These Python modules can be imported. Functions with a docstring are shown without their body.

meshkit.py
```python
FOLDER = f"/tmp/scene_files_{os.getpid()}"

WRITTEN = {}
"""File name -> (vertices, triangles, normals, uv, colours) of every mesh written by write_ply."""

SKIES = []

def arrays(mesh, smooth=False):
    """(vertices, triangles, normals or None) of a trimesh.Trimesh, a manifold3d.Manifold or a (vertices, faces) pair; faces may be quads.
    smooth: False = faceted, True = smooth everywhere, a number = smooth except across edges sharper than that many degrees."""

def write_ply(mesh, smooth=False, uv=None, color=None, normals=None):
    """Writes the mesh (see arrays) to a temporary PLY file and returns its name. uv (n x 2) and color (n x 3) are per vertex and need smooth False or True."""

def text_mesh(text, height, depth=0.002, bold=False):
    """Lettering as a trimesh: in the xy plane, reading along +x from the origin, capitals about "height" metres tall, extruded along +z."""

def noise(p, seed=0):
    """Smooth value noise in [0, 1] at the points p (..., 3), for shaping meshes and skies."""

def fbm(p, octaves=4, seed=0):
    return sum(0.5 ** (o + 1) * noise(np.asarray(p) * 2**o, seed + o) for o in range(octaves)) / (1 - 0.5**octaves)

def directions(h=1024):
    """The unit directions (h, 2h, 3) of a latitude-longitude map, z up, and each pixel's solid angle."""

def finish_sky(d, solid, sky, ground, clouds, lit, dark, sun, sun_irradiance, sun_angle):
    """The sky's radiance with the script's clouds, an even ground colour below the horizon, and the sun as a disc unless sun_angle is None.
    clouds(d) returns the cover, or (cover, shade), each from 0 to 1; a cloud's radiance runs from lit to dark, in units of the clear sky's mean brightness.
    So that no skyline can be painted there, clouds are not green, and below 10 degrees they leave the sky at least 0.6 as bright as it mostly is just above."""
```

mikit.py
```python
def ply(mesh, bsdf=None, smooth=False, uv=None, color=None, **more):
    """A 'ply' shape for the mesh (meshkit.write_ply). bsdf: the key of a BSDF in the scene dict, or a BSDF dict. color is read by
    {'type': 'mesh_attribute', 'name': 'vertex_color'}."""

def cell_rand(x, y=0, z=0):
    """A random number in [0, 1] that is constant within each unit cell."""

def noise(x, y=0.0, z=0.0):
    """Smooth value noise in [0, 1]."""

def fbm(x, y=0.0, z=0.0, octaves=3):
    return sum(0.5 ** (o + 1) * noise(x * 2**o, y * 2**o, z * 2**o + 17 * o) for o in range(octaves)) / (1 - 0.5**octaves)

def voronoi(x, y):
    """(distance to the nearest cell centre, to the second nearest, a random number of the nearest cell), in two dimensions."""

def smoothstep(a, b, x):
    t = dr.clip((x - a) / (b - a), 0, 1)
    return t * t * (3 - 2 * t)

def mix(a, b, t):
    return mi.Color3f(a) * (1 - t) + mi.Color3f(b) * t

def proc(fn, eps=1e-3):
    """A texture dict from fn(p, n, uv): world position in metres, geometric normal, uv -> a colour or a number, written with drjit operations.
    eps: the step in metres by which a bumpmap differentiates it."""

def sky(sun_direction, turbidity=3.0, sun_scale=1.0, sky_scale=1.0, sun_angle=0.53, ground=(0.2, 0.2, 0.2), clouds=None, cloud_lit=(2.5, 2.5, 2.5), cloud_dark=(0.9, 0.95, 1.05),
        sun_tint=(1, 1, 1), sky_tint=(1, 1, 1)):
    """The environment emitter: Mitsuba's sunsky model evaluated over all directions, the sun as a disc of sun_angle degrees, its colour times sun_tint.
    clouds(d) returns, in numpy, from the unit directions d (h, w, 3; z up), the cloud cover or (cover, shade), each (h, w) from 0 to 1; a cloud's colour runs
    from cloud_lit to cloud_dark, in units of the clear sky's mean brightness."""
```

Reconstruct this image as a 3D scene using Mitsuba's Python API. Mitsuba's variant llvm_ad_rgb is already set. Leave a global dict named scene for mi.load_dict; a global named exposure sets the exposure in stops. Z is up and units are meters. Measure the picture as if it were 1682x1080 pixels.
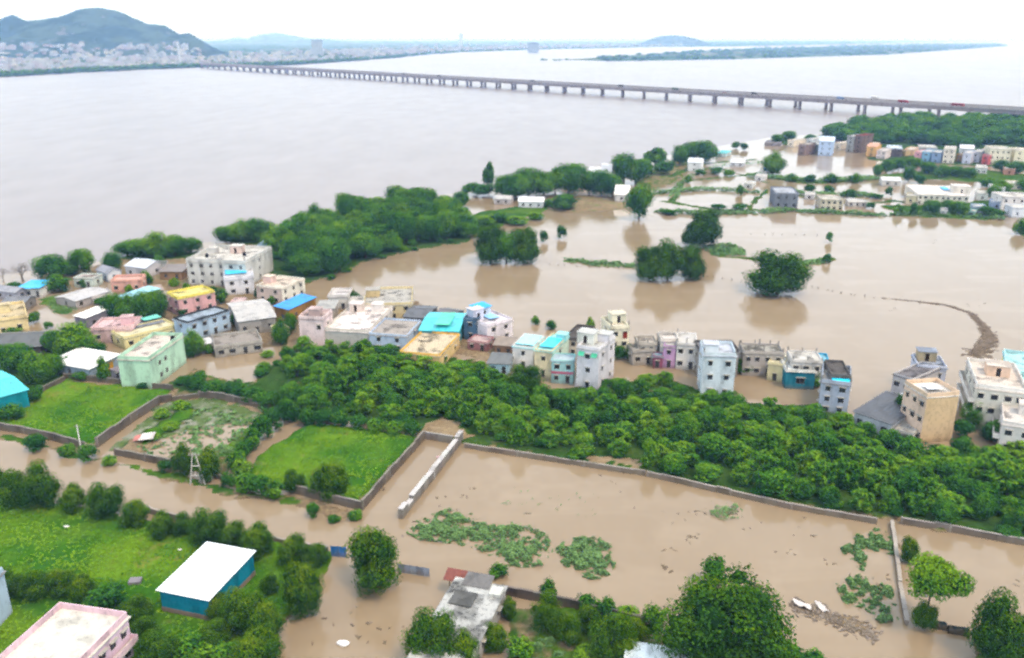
import math, random, numpy as np, trimesh, shapely, mitsuba as mi, drjit as dr
import mikit, meshkit
from shapely.geometry import Polygon, LineString, Point
from mikit import fbm as dfbm, noise as dnoise, smoothstep as sst, mix as dmix
T = mi.ScalarTransform4f
scene, labels = {}, {}
# ------------------------------------------------------------------ camera, sky, exposure
FOC, CAMZ = 1400.0, 80.0                      # focal length in pixels of the 1682-pixel-wide photograph; drone height (m)
PITCH = math.atan(478 / FOC)
FWD, UPV = np.array([0, math.cos(PITCH), -math.sin(PITCH)]), np.array([0, math.sin(PITCH), math.cos(PITCH)])
scene['camera'] = {'type': 'thinlens', 'fov': math.degrees(2 * math.atan(841 / FOC)), 'fov_axis': 'x', 'near_clip': 1.0, 'far_clip': 80000.0,
    'aperture_radius': 0.0165, 'focus_distance': 12.0,
    'to_world': T().look_at(origin=[0, 0, CAMZ], target=[0, float(FWD[1]), CAMZ + float(FWD[2])], up=[0, 0, 1]),
    'medium': {'type': 'ref', 'id': 'haze_air'}}
def cloud_cover(d):
    n = meshkit.fbm(d * [3.0, 3.0, 6.0] + 5, 4, 3)
    return 0.93 + 0.07 * n, 0.25 * np.clip((n - 0.4) * 2, 0, 1)
scene['sky'] = mikit.sky([0.35, -0.35, 0.87], turbidity=4, sun_scale=0.3, sun_angle=16, clouds=cloud_cover,
                         cloud_lit=(2.08, 2.36, 2.70), cloud_dark=(1.86, 2.12, 2.44), sun_tint=(1.0, 0.93, 0.80))
exposure = 2.7
# haze: one closed box round camera and land
scene['haze_air'] = {'type': 'homogeneous', 'albedo': {'type': 'rgb', 'value': [0.975, 0.985, 0.99]}, 'sigma_t': {'type': 'rgb', 'value': [4.6e-5, 0.75e-4, 1.4e-4]}}
HZ = 33000.0
scene['haze'] = {'type': 'cube', 'to_world': T().translate([0, HZ - 400, 117]).scale([HZ, HZ, 123]),
                 'bsdf': {'type': 'null'}, 'interior': {'type': 'ref', 'id': 'haze_air'}}
labels['haze'] = {'kind': 'stuff', 'label': 'pale moist air over the flooded river and the far city', 'category': 'haze'}

# ------------------------------------------------------------------ helpers
def ray(px, py):
    d = FWD + (px - 841) / FOC * np.array([1.0, 0, 0]) + (540 - py) / FOC * UPV
    return d
def G(px, py, z=0.0):
    """world point at height z seen at a photograph position"""
    d = ray(px, py); t = (z - CAMZ) / d[2]
    return np.array([0, 0, CAMZ]) + d * t
def at_dist(px, py, Y):
    d = ray(px, py); t = Y / d[1]
    return np.array([0, 0, CAMZ]) + d * t
def proj(p):
    q = np.asarray(p, float) - [0, 0, CAMZ]; w = q @ FWD
    return 841 + FOC * q[0] / w, 540 - FOC * (q @ UPV) / w
def mpp(p):
    """metres per photograph pixel at the point p"""
    return ((np.asarray(p) - [0, 0, CAMZ]) @ FWD) / FOC
def height_from(g, ytop):
    """height above the ground point g whose top is seen at row ytop"""
    lo, hi = 0.0, 400.0
    for _ in range(50):
        m = (lo + hi) / 2
        if proj([g[0], g[1], m])[1] > ytop: lo = m
        else: hi = m
    return lo
def lin(c):
    """'b0c4de' or (r,g,b) 0-255 sRGB -> linear"""
    if isinstance(c, str): c = [int(c[i:i+2], 16) for i in (0, 2, 4)]
    c = np.asarray(c, float) / 255
    return np.where(c <= 0.04045, c / 12.92, ((c + 0.055) / 1.055) ** 2.4)
def pack(c, weather=1):
    g = np.clip(np.asarray(c, float), 0, 1) ** (1 / 2.2)
    return np.array([round(g[0] * 63) + 64 * round(g[1] * 63) + 0.5, min(0.99, g[2]) * 0.98 + 0.01 + int(round(weather))])
def key_of(name):
    if name not in scene and not any(k.startswith(name + '__') for k in USED.get(name, ())) and name not in labels and name not in KEYS:
        KEYS.add(name); return name
    i = 1
    while f'{name}_{i:03d}' in KEYS: i += 1
    KEYS.add(f'{name}_{i:03d}'); return f'{name}_{i:03d}'
USED, KEYS = {}, set()
def thing(name, label, cat, group=None, kind=None):
    k = key_of(name); labels[k] = {'label': label, 'category': cat}
    if group: labels[k]['group'] = group
    if kind: labels[k]['kind'] = kind
    return k
def part(parent, name):
    return key_of(f'{parent}__{name}')

class MB:
    """collects coloured polygons, becomes one mesh; vertices are not shared so that each face keeps its colour code in uv"""
    def __init__(s): s.v, s.f, s.uv, s.n = [], [], [], 0
    def add(s, v, f, col, weather=1):
        v = np.asarray(v, float); f = np.asarray(f, int)
        if f.shape[1] == 4: f = np.vstack([f[:, [0, 1, 2]], f[:, [0, 2, 3]]])
        s.v.append(v); s.f.append(f + s.n); s.uv.append(np.tile(pack(col, weather), (len(v), 1))); s.n += len(v); return s
    def quad(s, a, b, c, d, col, weather=1): return s.add([a, b, c, d], [[0, 1, 2, 3]], col, weather)
    def box(s, o, u, v, w, col, weather=1):
        """parallelepiped from corner o along u, v, w"""
        o, u, v, w = (np.asarray(x, float) for x in (o, u, v, w))
        P = np.array([o, o+u, o+u+v, o+v, o+w, o+u+w, o+u+v+w, o+v+w])
        if np.dot(np.cross(u, v), w) < 0: P = P[[0, 3, 2, 1, 4, 7, 6, 5]]
        for q in ([0,3,2,1],[4,5,6,7],[0,1,5,4],[1,2,6,5],[2,3,7,6],[3,0,4,7]): s.quad(*P[q], col, weather)
        return s
    def tube(s, pts, r, col, sides=8, weather=1):
        pts = np.asarray(pts, float); r = np.broadcast_to(r, (len(pts),))
        t = np.gradient(pts, axis=0); t /= np.linalg.norm(t, axis=1, keepdims=True) + 1e-12
        a = np.cross(t, np.where(np.abs(t[:, 2:]) < 0.9, [0, 0, 1.0], [1.0, 0, 0])); a /= np.linalg.norm(a, axis=1, keepdims=True)
        b = np.cross(t, a); an = np.arange(sides) * 2 * np.pi / sides
        V = pts[:, None] + r[:, None, None] * (np.cos(an)[None, :, None] * a[:, None] + np.sin(an)[None, :, None] * b[:, None])
        i, j = np.meshgrid(np.arange(len(pts) - 1), np.arange(sides), indexing='ij')
        q = np.stack([i*sides+j, i*sides+(j+1) % sides, (i+1)*sides+(j+1) % sides, (i+1)*sides+j], -1).reshape(-1, 4)
        V = V.reshape(-1, 3)
        for e in (0, (len(pts) - 1) * sides):
            c = len(V); V = np.vstack([V, V[e:e+sides].mean(0)])
            q = np.vstack([q, [[c, e+k, e+(k+1) % sides, e+(k+1) % sides] for k in range(sides)]]) if e else np.vstack([q, [[c, e+(k+1) % sides, e+k, e+k] for k in range(sides)]])
        f = np.vstack([q[:, [0, 1, 2]], q[:, [0, 2, 3]]]); f = f[(f[:, 0] != f[:, 1]) & (f[:, 1] != f[:, 2]) & (f[:, 0] != f[:, 2])]
        s.add(V[f].reshape(-1, 3), np.arange(3 * len(f)).reshape(-1, 3), col, weather); return s
    def ply(s, bsdf='paint'):
        return mikit.ply((np.vstack(s.v), np.vstack(s.f)), bsdf, uv=np.vstack(s.uv))
    def put(s, key, bsdf='paint'):
        scene[key] = s.ply(bsdf); return key

# ------------------------------------------------------------------ materials
def decode(uv):
    ui = dr.floor(uv.x); g = dr.floor(ui / 64); r = ui - 64 * g
    b = (uv.y - dr.floor(uv.y) - 0.01) / 0.98
    return mi.Color3f(dr.power(r / 63, 2.2), dr.power(g / 63, 2.2), dr.power(dr.maximum(b, 0), 2.2)), dr.floor(uv.y)
def paint_fn(p, n, uv):
    c, w = decode(uv)
    up = dr.abs(n.z)
    st = dfbm(p.x * 0.55 + 3, p.y * 0.55, p.z * dr.select(up > 0.5, 0.5, 0.12), 3)          # rain streaks on walls, blotches on roofs
    fine = dfbm(p.x * 3.1, p.y * 3.1, p.z * 1.3 + 9, 2)
    k = 1 - w * (0.30 * sst(0.46, 0.74, st) + 0.16 * sst(0.45, 0.8, fine))
    damp = sst(1.3, 0.2, p.z + 1.2 * (fine - 0.5)) * dr.minimum(w, 1.0)                        # mud line left by the flood
    c = c * (0.84 * dr.maximum(k, 0.15))
    return c * (1 - 0.45 * damp) + mi.Color3f(0.16, 0.11, 0.06) * (0.45 * damp)
PT = mikit.proc(paint_fn)
scene['paint'] = {'type': 'twosided', 'b': {'type': 'diffuse', 'reflectance': PT}}
scene['sheet_metal'] = {'type': 'twosided', 'b': {'type': 'principled', 'base_color': PT, 'roughness': 0.42, 'specular': 0.5}}
scene['glass'] = {'type': 'twosided', 'b': {'type': 'principled', 'base_color': {'type': 'rgb', 'value': [0.02, 0.022, 0.026]}, 'roughness': 0.12, 'specular': 0.5}}
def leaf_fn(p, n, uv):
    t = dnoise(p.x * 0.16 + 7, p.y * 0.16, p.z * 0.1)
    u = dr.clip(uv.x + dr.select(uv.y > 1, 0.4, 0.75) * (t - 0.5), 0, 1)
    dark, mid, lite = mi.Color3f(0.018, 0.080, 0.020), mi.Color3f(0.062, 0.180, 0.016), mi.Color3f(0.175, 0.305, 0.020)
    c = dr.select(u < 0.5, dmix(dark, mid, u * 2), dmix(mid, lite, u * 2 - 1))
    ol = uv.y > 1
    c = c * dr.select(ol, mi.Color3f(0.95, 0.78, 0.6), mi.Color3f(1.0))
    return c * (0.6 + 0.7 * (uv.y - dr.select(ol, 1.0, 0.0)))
def weed_fn(p, n, uv):
    return dmix(mi.Color3f(0.07, 0.155, 0.065), mi.Color3f(0.15, 0.25, 0.085), uv.x) * (0.6 + 0.7 * uv.y)
scene['weed_leaf'] = {'type': 'twosided', 'b': {'type': 'diffuse', 'reflectance': mikit.proc(weed_fn)}}
scene['leaf'] = {'type': 'twosided', 'b': {'type': 'diffuse', 'reflectance': mikit.proc(leaf_fn)}}
def ground_fn(p, n, uv):
    a, b, f = dfbm(p.x * 0.11, p.y * 0.11, 0, 4), dfbm(p.x * 0.5 + 5, p.y * 0.5, 0, 3), dfbm(p.x * 2.3, p.y * 2.3, 0, 2)
    g1 = dmix(mi.Color3f(0.032, 0.108, 0.007), mi.Color3f(0.100, 0.188, 0.010), sst(0.3, 0.7, a))        # lawn
    g1 = dmix(g1, mi.Color3f(0.18, 0.17, 0.04), 0.7 * sst(0.62, 0.8, b * 0.6 + a * 0.4))
    g2 = dmix(mi.Color3f(0.012, 0.034, 0.008), mi.Color3f(0.045, 0.085, 0.022), b)                          # scrub floor
    mud = dmix(mi.Color3f(0.20, 0.14, 0.078), mi.Color3f(0.28, 0.215, 0.135), b)
    gr = dmix(g1, g2, dr.clip(uv.y, 0, 1))
    silt = dmix(mi.Color3f(0.235, 0.232, 0.185), mi.Color3f(0.085, 0.125, 0.04), sst(0.28, 0.55, 0.5 * a + 0.5 * b))
    gr = dmix(gr, silt, dr.clip(uv.y - 1, 0, 1))
    k = sst(0.35, 0.65, dr.clip(uv.x, 0, 1) + 0.7 * (b - 0.5))
    wet = sst(0.30, 0.0, p.z + 0.2 * (f - 0.5))
    return dmix(mud * (1 - 0.35 * wet), gr, k) * (0.7 + 0.6 * f)
scene['ground_mat'] = {'type': 'twosided', 'b': {'type': 'diffuse', 'reflectance': mikit.proc(ground_fn)}}
def far_fn(p, n, uv):
    a, b = dfbm(p.x * 0.004, p.y * 0.002, 0, 4), dfbm(p.x * 0.03, p.y * 0.02, 0, 3)
    return dmix(mi.Color3f(0.035, 0.085, 0.03), mi.Color3f(0.17, 0.18, 0.12), sst(0.45, 0.7, a * 0.6 + b * 0.4))
scene['far_mat'] = {'type': 'twosided', 'b': {'type': 'diffuse', 'reflectance': mikit.proc(far_fn)}}
def hill_fn(p, n, uv):
    a = dfbm(p.x * 0.012, p.y * 0.012, p.z * 0.02, 4)
    c = dmix(mi.Color3f(0.016, 0.040, 0.020), mi.Color3f(0.045, 0.075, 0.04), sst(0.35, 0.7, a))
    return dmix(c, mi.Color3f(0.10, 0.10, 0.08), sst(0.72, 0.82, dfbm(p.x * 0.02 + 31, p.y * 0.02, p.z * 0.03, 3)))
scene['hill_mat'] = {'type': 'twosided', 'b': {'type': 'diffuse', 'reflectance': mikit.proc(hill_fn)}}
def flood_col(p, n, uv):
    a, b = dfbm(p.x * 0.018 + 3, p.y * 0.018, 0, 3), dfbm(p.x * 0.13, p.y * 0.05, 0, 3)
    c = sst(0.45, 0.75, dfbm(p.x * 0.05 + 1.5 * b, p.y * 0.16 + 2.0 * a, 5, 4))
    return dmix(mi.Color3f(0.234, 0.168, 0.100), mi.Color3f(0.306, 0.234, 0.158), 0.45 * a + 0.25 * b + 0.3 * c)
def river_col(p, n, uv):
    a = dfbm(p.x * 0.009, p.y * 0.0045, 0, 4); b = dfbm(p.x * 0.07, p.y * 0.03, 3, 3)
    return dmix(mi.Color3f(0.172, 0.138, 0.122), mi.Color3f(0.282, 0.234, 0.214), 0.25 + 0.22 * a + 0.35 * b)
def flood_bump(p, n, uv):
    return 0.0035 * dfbm(p.x * 0.7, p.y * 1.1, 0, 2) + 0.02 * sst(0.5, 0.7, dfbm(p.x * 0.02, p.y * 0.02, 0, 2)) * dfbm(p.x * 0.8, p.y * 1.2, 0, 2)
def river_bump(p, n, uv):
    return 0.40 * dfbm(p.x * 0.06, p.y * 0.04, 0, 4) + 0.06 * dfbm(p.x * 0.5, p.y * 0.35, 0, 2)
scene['flood_mat'] = {'type': 'bumpmap', 'arbitrary': mikit.proc(flood_bump, eps=0.05), 'scale': 1.0,
    'b': {'type': 'roughplastic', 'diffuse_reflectance': mikit.proc(flood_col), 'int_ior': 1.37, 'alpha': 0.012, 'nonlinear': False}}
scene['river_mat'] = {'type': 'bumpmap', 'arbitrary': mikit.proc(river_bump, eps=0.4), 'scale': 1.0,
    'b': {'type': 'roughplastic', 'diffuse_reflectance': mikit.proc(river_col), 'int_ior': 1.33, 'alpha': 0.12, 'nonlinear': False}}
# ------------------------------------------------------------------ water, land, hills
def poly_px(pts, z=0.0): return Polygon([G(x, y, z)[:2] for x, y in pts])
def sheet(poly, z, skirt=0.0, maxtri=None):
    v, f = trimesh.creation.triangulate_polygon(poly, engine='earcut')
    V = np.column_stack([v, np.full(len(v), z)]); F = np.asarray(f)
    a = V[F[:, 1]] - V[F[:, 0]]; b = V[F[:, 2]] - V[F[:, 0]]
    flip = (a[:, 0] * b[:, 1] - a[:, 1] * b[:, 0]) < 0; F[flip] = F[flip][:, ::-1]
    if skirt:
        r = np.asarray(poly.exterior.coords)
        if not poly.exterior.is_ccw: r = r[::-1]
        n = len(V); m = len(r)
        V = np.vstack([V, np.column_stack([r, np.full(m, z)]), np.column_stack([r, np.full(m, z - skirt)])])
        F = np.vstack([F, [[n+i, n+m+i, n+m+i+1] for i in range(m-1)], [[n+i, n+m+i+1, n+i+1] for i in range(m-1)]])
    return V, F
scene['river_water'] = mikit.ply((np.array([[-32000, -300, -.04], [32000, -300, -.04], [32000, 60000, -.04], [-32000, 60000, -.04]]), np.array([[0, 1, 2], [0, 2, 3]])), 'river_mat')
labels['river_water'] = {'kind': 'structure', 'label': 'wide swollen brown river reflecting the white sky'}
BANK = [(-200, 446), (0, 452), (80, 440), (200, 424), (300, 404), (360, 394), (450, 392), (520, 360), (600, 330), (700, 322), (760, 316), (900, 290), (1050, 262), (1180, 240), (1262, 226), (1420, 214), (1700, 228), (2400, 330)]
FLOOD = poly_px(BANK + [(2700, 1500), (-1000, 1500), (-900, 520)])
scene['flood_water'] = mikit.ply(sheet(FLOOD, 0.0), 'flood_mat')
labels['flood_water'] = {'kind': 'structure', 'label': 'still brown flood water standing over fields and lanes'}
scene['riverbed'] = mikit.ply((np.array([[-32900, -390, -4.5], [32900, -390, -4.5], [32900, 60000, -4.5], [-32900, 60000, -4.5]]), np.array([[0, 1, 2], [0, 2, 3]])), 'far_mat')
labels['riverbed'] = {'kind': 'structure', 'label': 'ground sheet under the flood, reaching the horizon'}

LAND = []   # (polygon, height, grassness, scrubness, edge softness)
def land(pts, h=0.45, g=1.0, s=0.0, soft=1.5): LAND.append((poly_px(pts), h, g, s, soft))
land([(-300, 800), (0, 806), (100, 820), (230, 850), (330, 868), (440, 890), (560, 905), (548, 925), (520, 960), (490, 1010), (455, 1040), (440, 1085), (430, 1300), (-500, 1300)], 0.7, 1, 0.05)
land([(-20, 690), (105, 624), (190, 632), (283, 642), (262, 663), (160, 732), (15, 707)], 0.6, 1, 0, 0.6)          # plot 1
land([(162, 742), (275, 652), (360, 655), (443, 672), (430, 690), (330, 700), (262, 730), (250, 764), (290, 766), (372, 780)], 0.10, 1.0, 2.0)  # plot 2, half drowned
land([(210, 720), (270, 690), (300, 665), (330, 670), (290, 705), (240, 735)], 0.35, 1, 0.1)
land([(175, 745), (235, 705), (262, 715), (250, 748), (200, 752)], 0.2, 0.1, 0.4)
land([(330, 745), (440, 690), (452, 700), (395, 760), (375, 795), (310, 775)], 0.15, 0.6, 0.4)
land([(385, 800), (440, 735), (500, 697), (560, 698), (692, 718), (592, 830), (480, 806)], 0.6, 1, 0.05, 0.6)       # plot 3
land([(505, 812), (600, 838), (598, 850), (560, 856), (500, 838), (440, 815)], 0.12, 0.2, 0.3)
land([(120, 740), (300, 775), (380, 800), (500, 820), (495, 832), (380, 816), (260, 785), (130, 752)], 0.25, 0.75, 0.5)
land([(-10, 705), (130, 742), (190, 752), (150, 762), (60, 735), (-10, 722)], 0.25, 0.8, 0.5)
# scrub belt
land([(285, 645), (330, 622), (420, 632), (440, 600), (500, 575), (600, 572), (700, 580), (780, 590), (830, 615), (900, 640), (1000, 630), (1100, 622), (1150, 640), (1250, 664), (1350, 668), (1440, 705), (1500, 735), (1600, 738), (1700, 730), (1900, 760), (1950, 950), (1690, 893), (1460, 856), (1300, 832), (1200, 810), (1060, 778), (960, 763), (765, 733), (700, 712), (560, 694), (500, 692), (445, 672)], 0.55, 0.8, 0.8)
land([(420, 612), (520, 620), (520, 640), (440, 634)], 0.3, 0.1, 0.4)
for mp in ([(930, 748), (1000, 752), (1065, 766), (1060, 776), (960, 760)], [(692, 700), (730, 688), (768, 700), (762, 728), (706, 716)], [(1050, 648), (1120, 640), (1112, 654), (1060, 660)], [(880, 690), (905, 680), (925, 690), (900, 702)], [(1210, 700), (1240, 694), (1250, 704), (1222, 712)], [(1275, 800), (1320, 800), (1310, 822), (1285, 818)]): land(mp, 0.66, 0.12, 0.3)
# village ground (drowned lanes between)
land([(-100, 560), (70, 560), (150, 575), (210, 600), (210, 632), (105, 622), (-20, 690), (-120, 700)], 0.5, 0.8, 0.8)
land([(250, 640), (320, 600), (430, 640), (430, 668), (330, 650)], 0.3, 0.6, 0.6)
land([(170, 500), (300, 480), (420, 470), (520, 500), (500, 560), (330, 590), (210, 560)], 0.12, 0.1, 0.5)
land([(540, 500), (680, 490), (760, 530), (850, 560), (830, 600), (700, 575), (600, 565), (540, 560)], 0.15, 0.05, 0.5)
land([(60, 450), (190, 430), (340, 415), (430, 400), (430, 470), (230, 480), (180, 460), (60, 480)], 0.15, 0.3, 0.6)
land([(62, 492), (100, 485), (130, 505), (110, 518), (80, 515)], 0.25, 1, 0.5)
land([(-50, 520), (40, 532), (40, 550), (-50, 560)], 0.25, 0.8, 0.6)
# river bank wood
land([(350, 394), (372, 385), (450, 386), (470, 400), (400, 402)], 0.6, 0.9, 0.8)
land([(195, 425), (250, 408), (335, 414), (330, 424), (240, 430)], 0.6, 0.9, 0.8)
land([(430, 420), (470, 400), (520, 372), (600, 345), (730, 340), (780, 372), (770, 398), (700, 408), (620, 425), (545, 452), (500, 470), (440, 450)], 0.6, 0.9, 0.9)
land([(700, 370), (800, 345), (900, 335), (905, 345), (850, 362), (790, 384), (740, 384)], 0.4, 0.9, 0.5)
land([(830, 325), (900, 318), (1000, 322), (1060, 332), (1020, 345), (940, 350), (860, 345)], 0.2, 0.35, 0.4)
land([(1040, 300), (1100, 262), (1160, 262), (1110, 300), (1075, 315)], 0.2, 0.5, 0.6)
land([(1160, 402), (1225, 405), (1228, 416), (1165, 420)], 0.2, 0.9, 0.6)
# bunds of the drowned paddies
for bl, w, h in [([(1090, 330), (1180, 345), (1300, 344), (1440, 352)], 1.6, .25), ([(1125, 297), (1270, 283)], 1.2, .2), ([(1075, 318), (1160, 312), (1240, 314)], 1.0, .2), ([(1250, 288), (1330, 300), (1430, 292)], 3.0, .3),
                 ([(930, 428), (1000, 433), (1060, 436)], .8, .14), ([(1180, 420), (1235, 425)], 1.2, .2), ([(1320, 430), (1362, 425)], 1.4, .2), ([(1140, 280), (1180, 275), (1260, 300)], 1., .2), ([(1330, 330), (1420, 322), (1500, 335)], .9, .15), ([(1080, 345), (1150, 352), (1200, 350)], .8, .15), ([(1300, 320), (1345, 324), (1430, 318)], 1.5, .2), ([(1100, 290), (1160, 268), (1240, 262)], 1.5, .2), ([(1400, 335), (1480, 330)], 1.2, .2), ([(1260, 312), (1240, 330), (1230, 345)], 1.0, .2), ([(1120, 300), (1105, 330)], 1.2, .2)]:
    LAND.append((LineString([G(x, y)[:2] for x, y in bl]).buffer(w * 2.0), h + .12, 0.85, 0.7, 1.2))
land([(1430, 288), (1520, 280), (1600, 276), (1720, 290), (1900, 300), (1900, 340), (1640, 345), (1600, 360), (1480, 352), (1440, 338), (1560, 335), (1640, 325), (1610, 300)], 0.4, 0.8, 0.6)
land([(1490, 340), (1580, 348), (1640, 352), (1640, 362), (1480, 356)], 0.4, 0.8, 0.8)
land([(1425, 262), (1500, 268), (1700, 276), (1900, 280), (1900, 215), (1700, 190), (1500, 196), (1400, 207), (1345, 222), (1420, 240)], 0.5, 0.85, 0.9)
land([(1262, 232), (1300, 226), (1340, 234), (1300, 240)], 0.4, 0.8, 0.8)
land([(1664, 372), (1740, 365), (1750, 400), (1680, 392)], 0.4, 0.9, 0.6)
# bottom right embankment and yard
land([(1470, 850), (1478, 930), (1490, 1030), (1500, 1030), (1490, 930), (1482, 850)], 0.3, 0.1, 0.2, 0.6)
land([(1290, 992), (1350, 995), (1440, 1028), (1435, 1050), (1380, 1035), (1300, 1010)], 0.15, 0.05, 0.3)
land([(830, 985), (900, 1000), (1060, 1036), (1290, 1060), (1330, 1085), (1330, 1300), (800, 1300), (820, 1060)], 0.16, 0.55, 0.5)
land([(880, 990), (1060, 1022), (1090, 1000), (1100, 1040), (1000, 1045)], 0.35, 0.9, 0.4)
land([(1590, 1040), (1640, 1020), (1720, 1020), (1750, 1100), (1600, 1100)], 0.4, 0.8, 0.4)

gx = np.arange(-330, 560, 1.5)
gy = np.concatenate([np.arange(72, 180, 1.0), np.arange(180, 320, 1.6), np.arange(320, 800, 3.2)])
X, Y = np.meshgrid(gx, gy); PXY = np.column_stack([X.ravel(), Y.ravel()])
P3 = np.column_stack([PXY, np.zeros(len(PXY))])
jit = (meshkit.fbm(P3 * 0.22, 3, 1) - 0.5) * 5.0 + (meshkit.fbm(P3 * 0.9, 2, 4) - 0.5) * 2.0
relief = (meshkit.fbm(P3 * 0.12, 4, 2) - 0.5)
HT = np.full(len(PXY), -1.2); GG = np.zeros(len(PXY)); SS = np.zeros(len(PXY))
for pg, h, g, s, soft in LAND:
    x0, y0, x1, y1 = pg.bounds; near = np.where((PXY[:, 0] > x0 - 8) & (PXY[:, 0] < x1 + 8) & (PXY[:, 1] > y0 - 8) & (PXY[:, 1] < y1 + 8))[0]
    if not len(near): continue
    pt = shapely.points(PXY[near]); inside = shapely.contains(pg, pt)
    sd = shapely.distance(pg.boundary, pt) * np.where(inside, 1, -1) + jit[near] * min(soft, 1.5) * 0.5
    t = np.clip((sd + 1.2) / 2.4, 0, 1); t = t * t * (3 - 2 * t)
    hh = -1.2 + t * (1.2 + h + relief[near] * (0.7 if h > 0.22 else 0.35))
    win = hh > HT[near]; idx = near[win]
    HT[idx] = hh[win]; GG[idx] = g * np.clip(sd[win] / 1.5 + 0.2, 0, 1); SS[idx] = s
nx, ny = len(gx), len(gy)
ii = (np.arange(ny - 1)[:, None] * nx + np.arange(nx - 1)).ravel()
quads = np.column_stack([ii, ii + 1, ii + nx + 1, ii + nx])
keep = HT[quads].max(1) > -0.6
quads = quads[keep]; used = np.unique(quads); remap = np.zeros(len(PXY), int); remap[used] = np.arange(len(used))
GV = np.column_stack([PXY, HT])[used]
scene['ground'] = mikit.ply((GV, remap[quads]), 'ground_mat', smooth=True, uv=np.column_stack([GG, SS])[used])
labels['ground'] = {'kind': 'structure', 'label': 'grass fields, mud banks and scrub floor standing out of the flood'}
from scipy.interpolate import RegularGridInterpolator
_hf = RegularGridInterpolator((gy, gx), HT.reshape(ny, nx), bounds_error=False, fill_value=-1.2)
def hz(x, y): return np.maximum(_hf(np.column_stack([np.atleast_1d(y), np.atleast_1d(x)])), 0.0)

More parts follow.
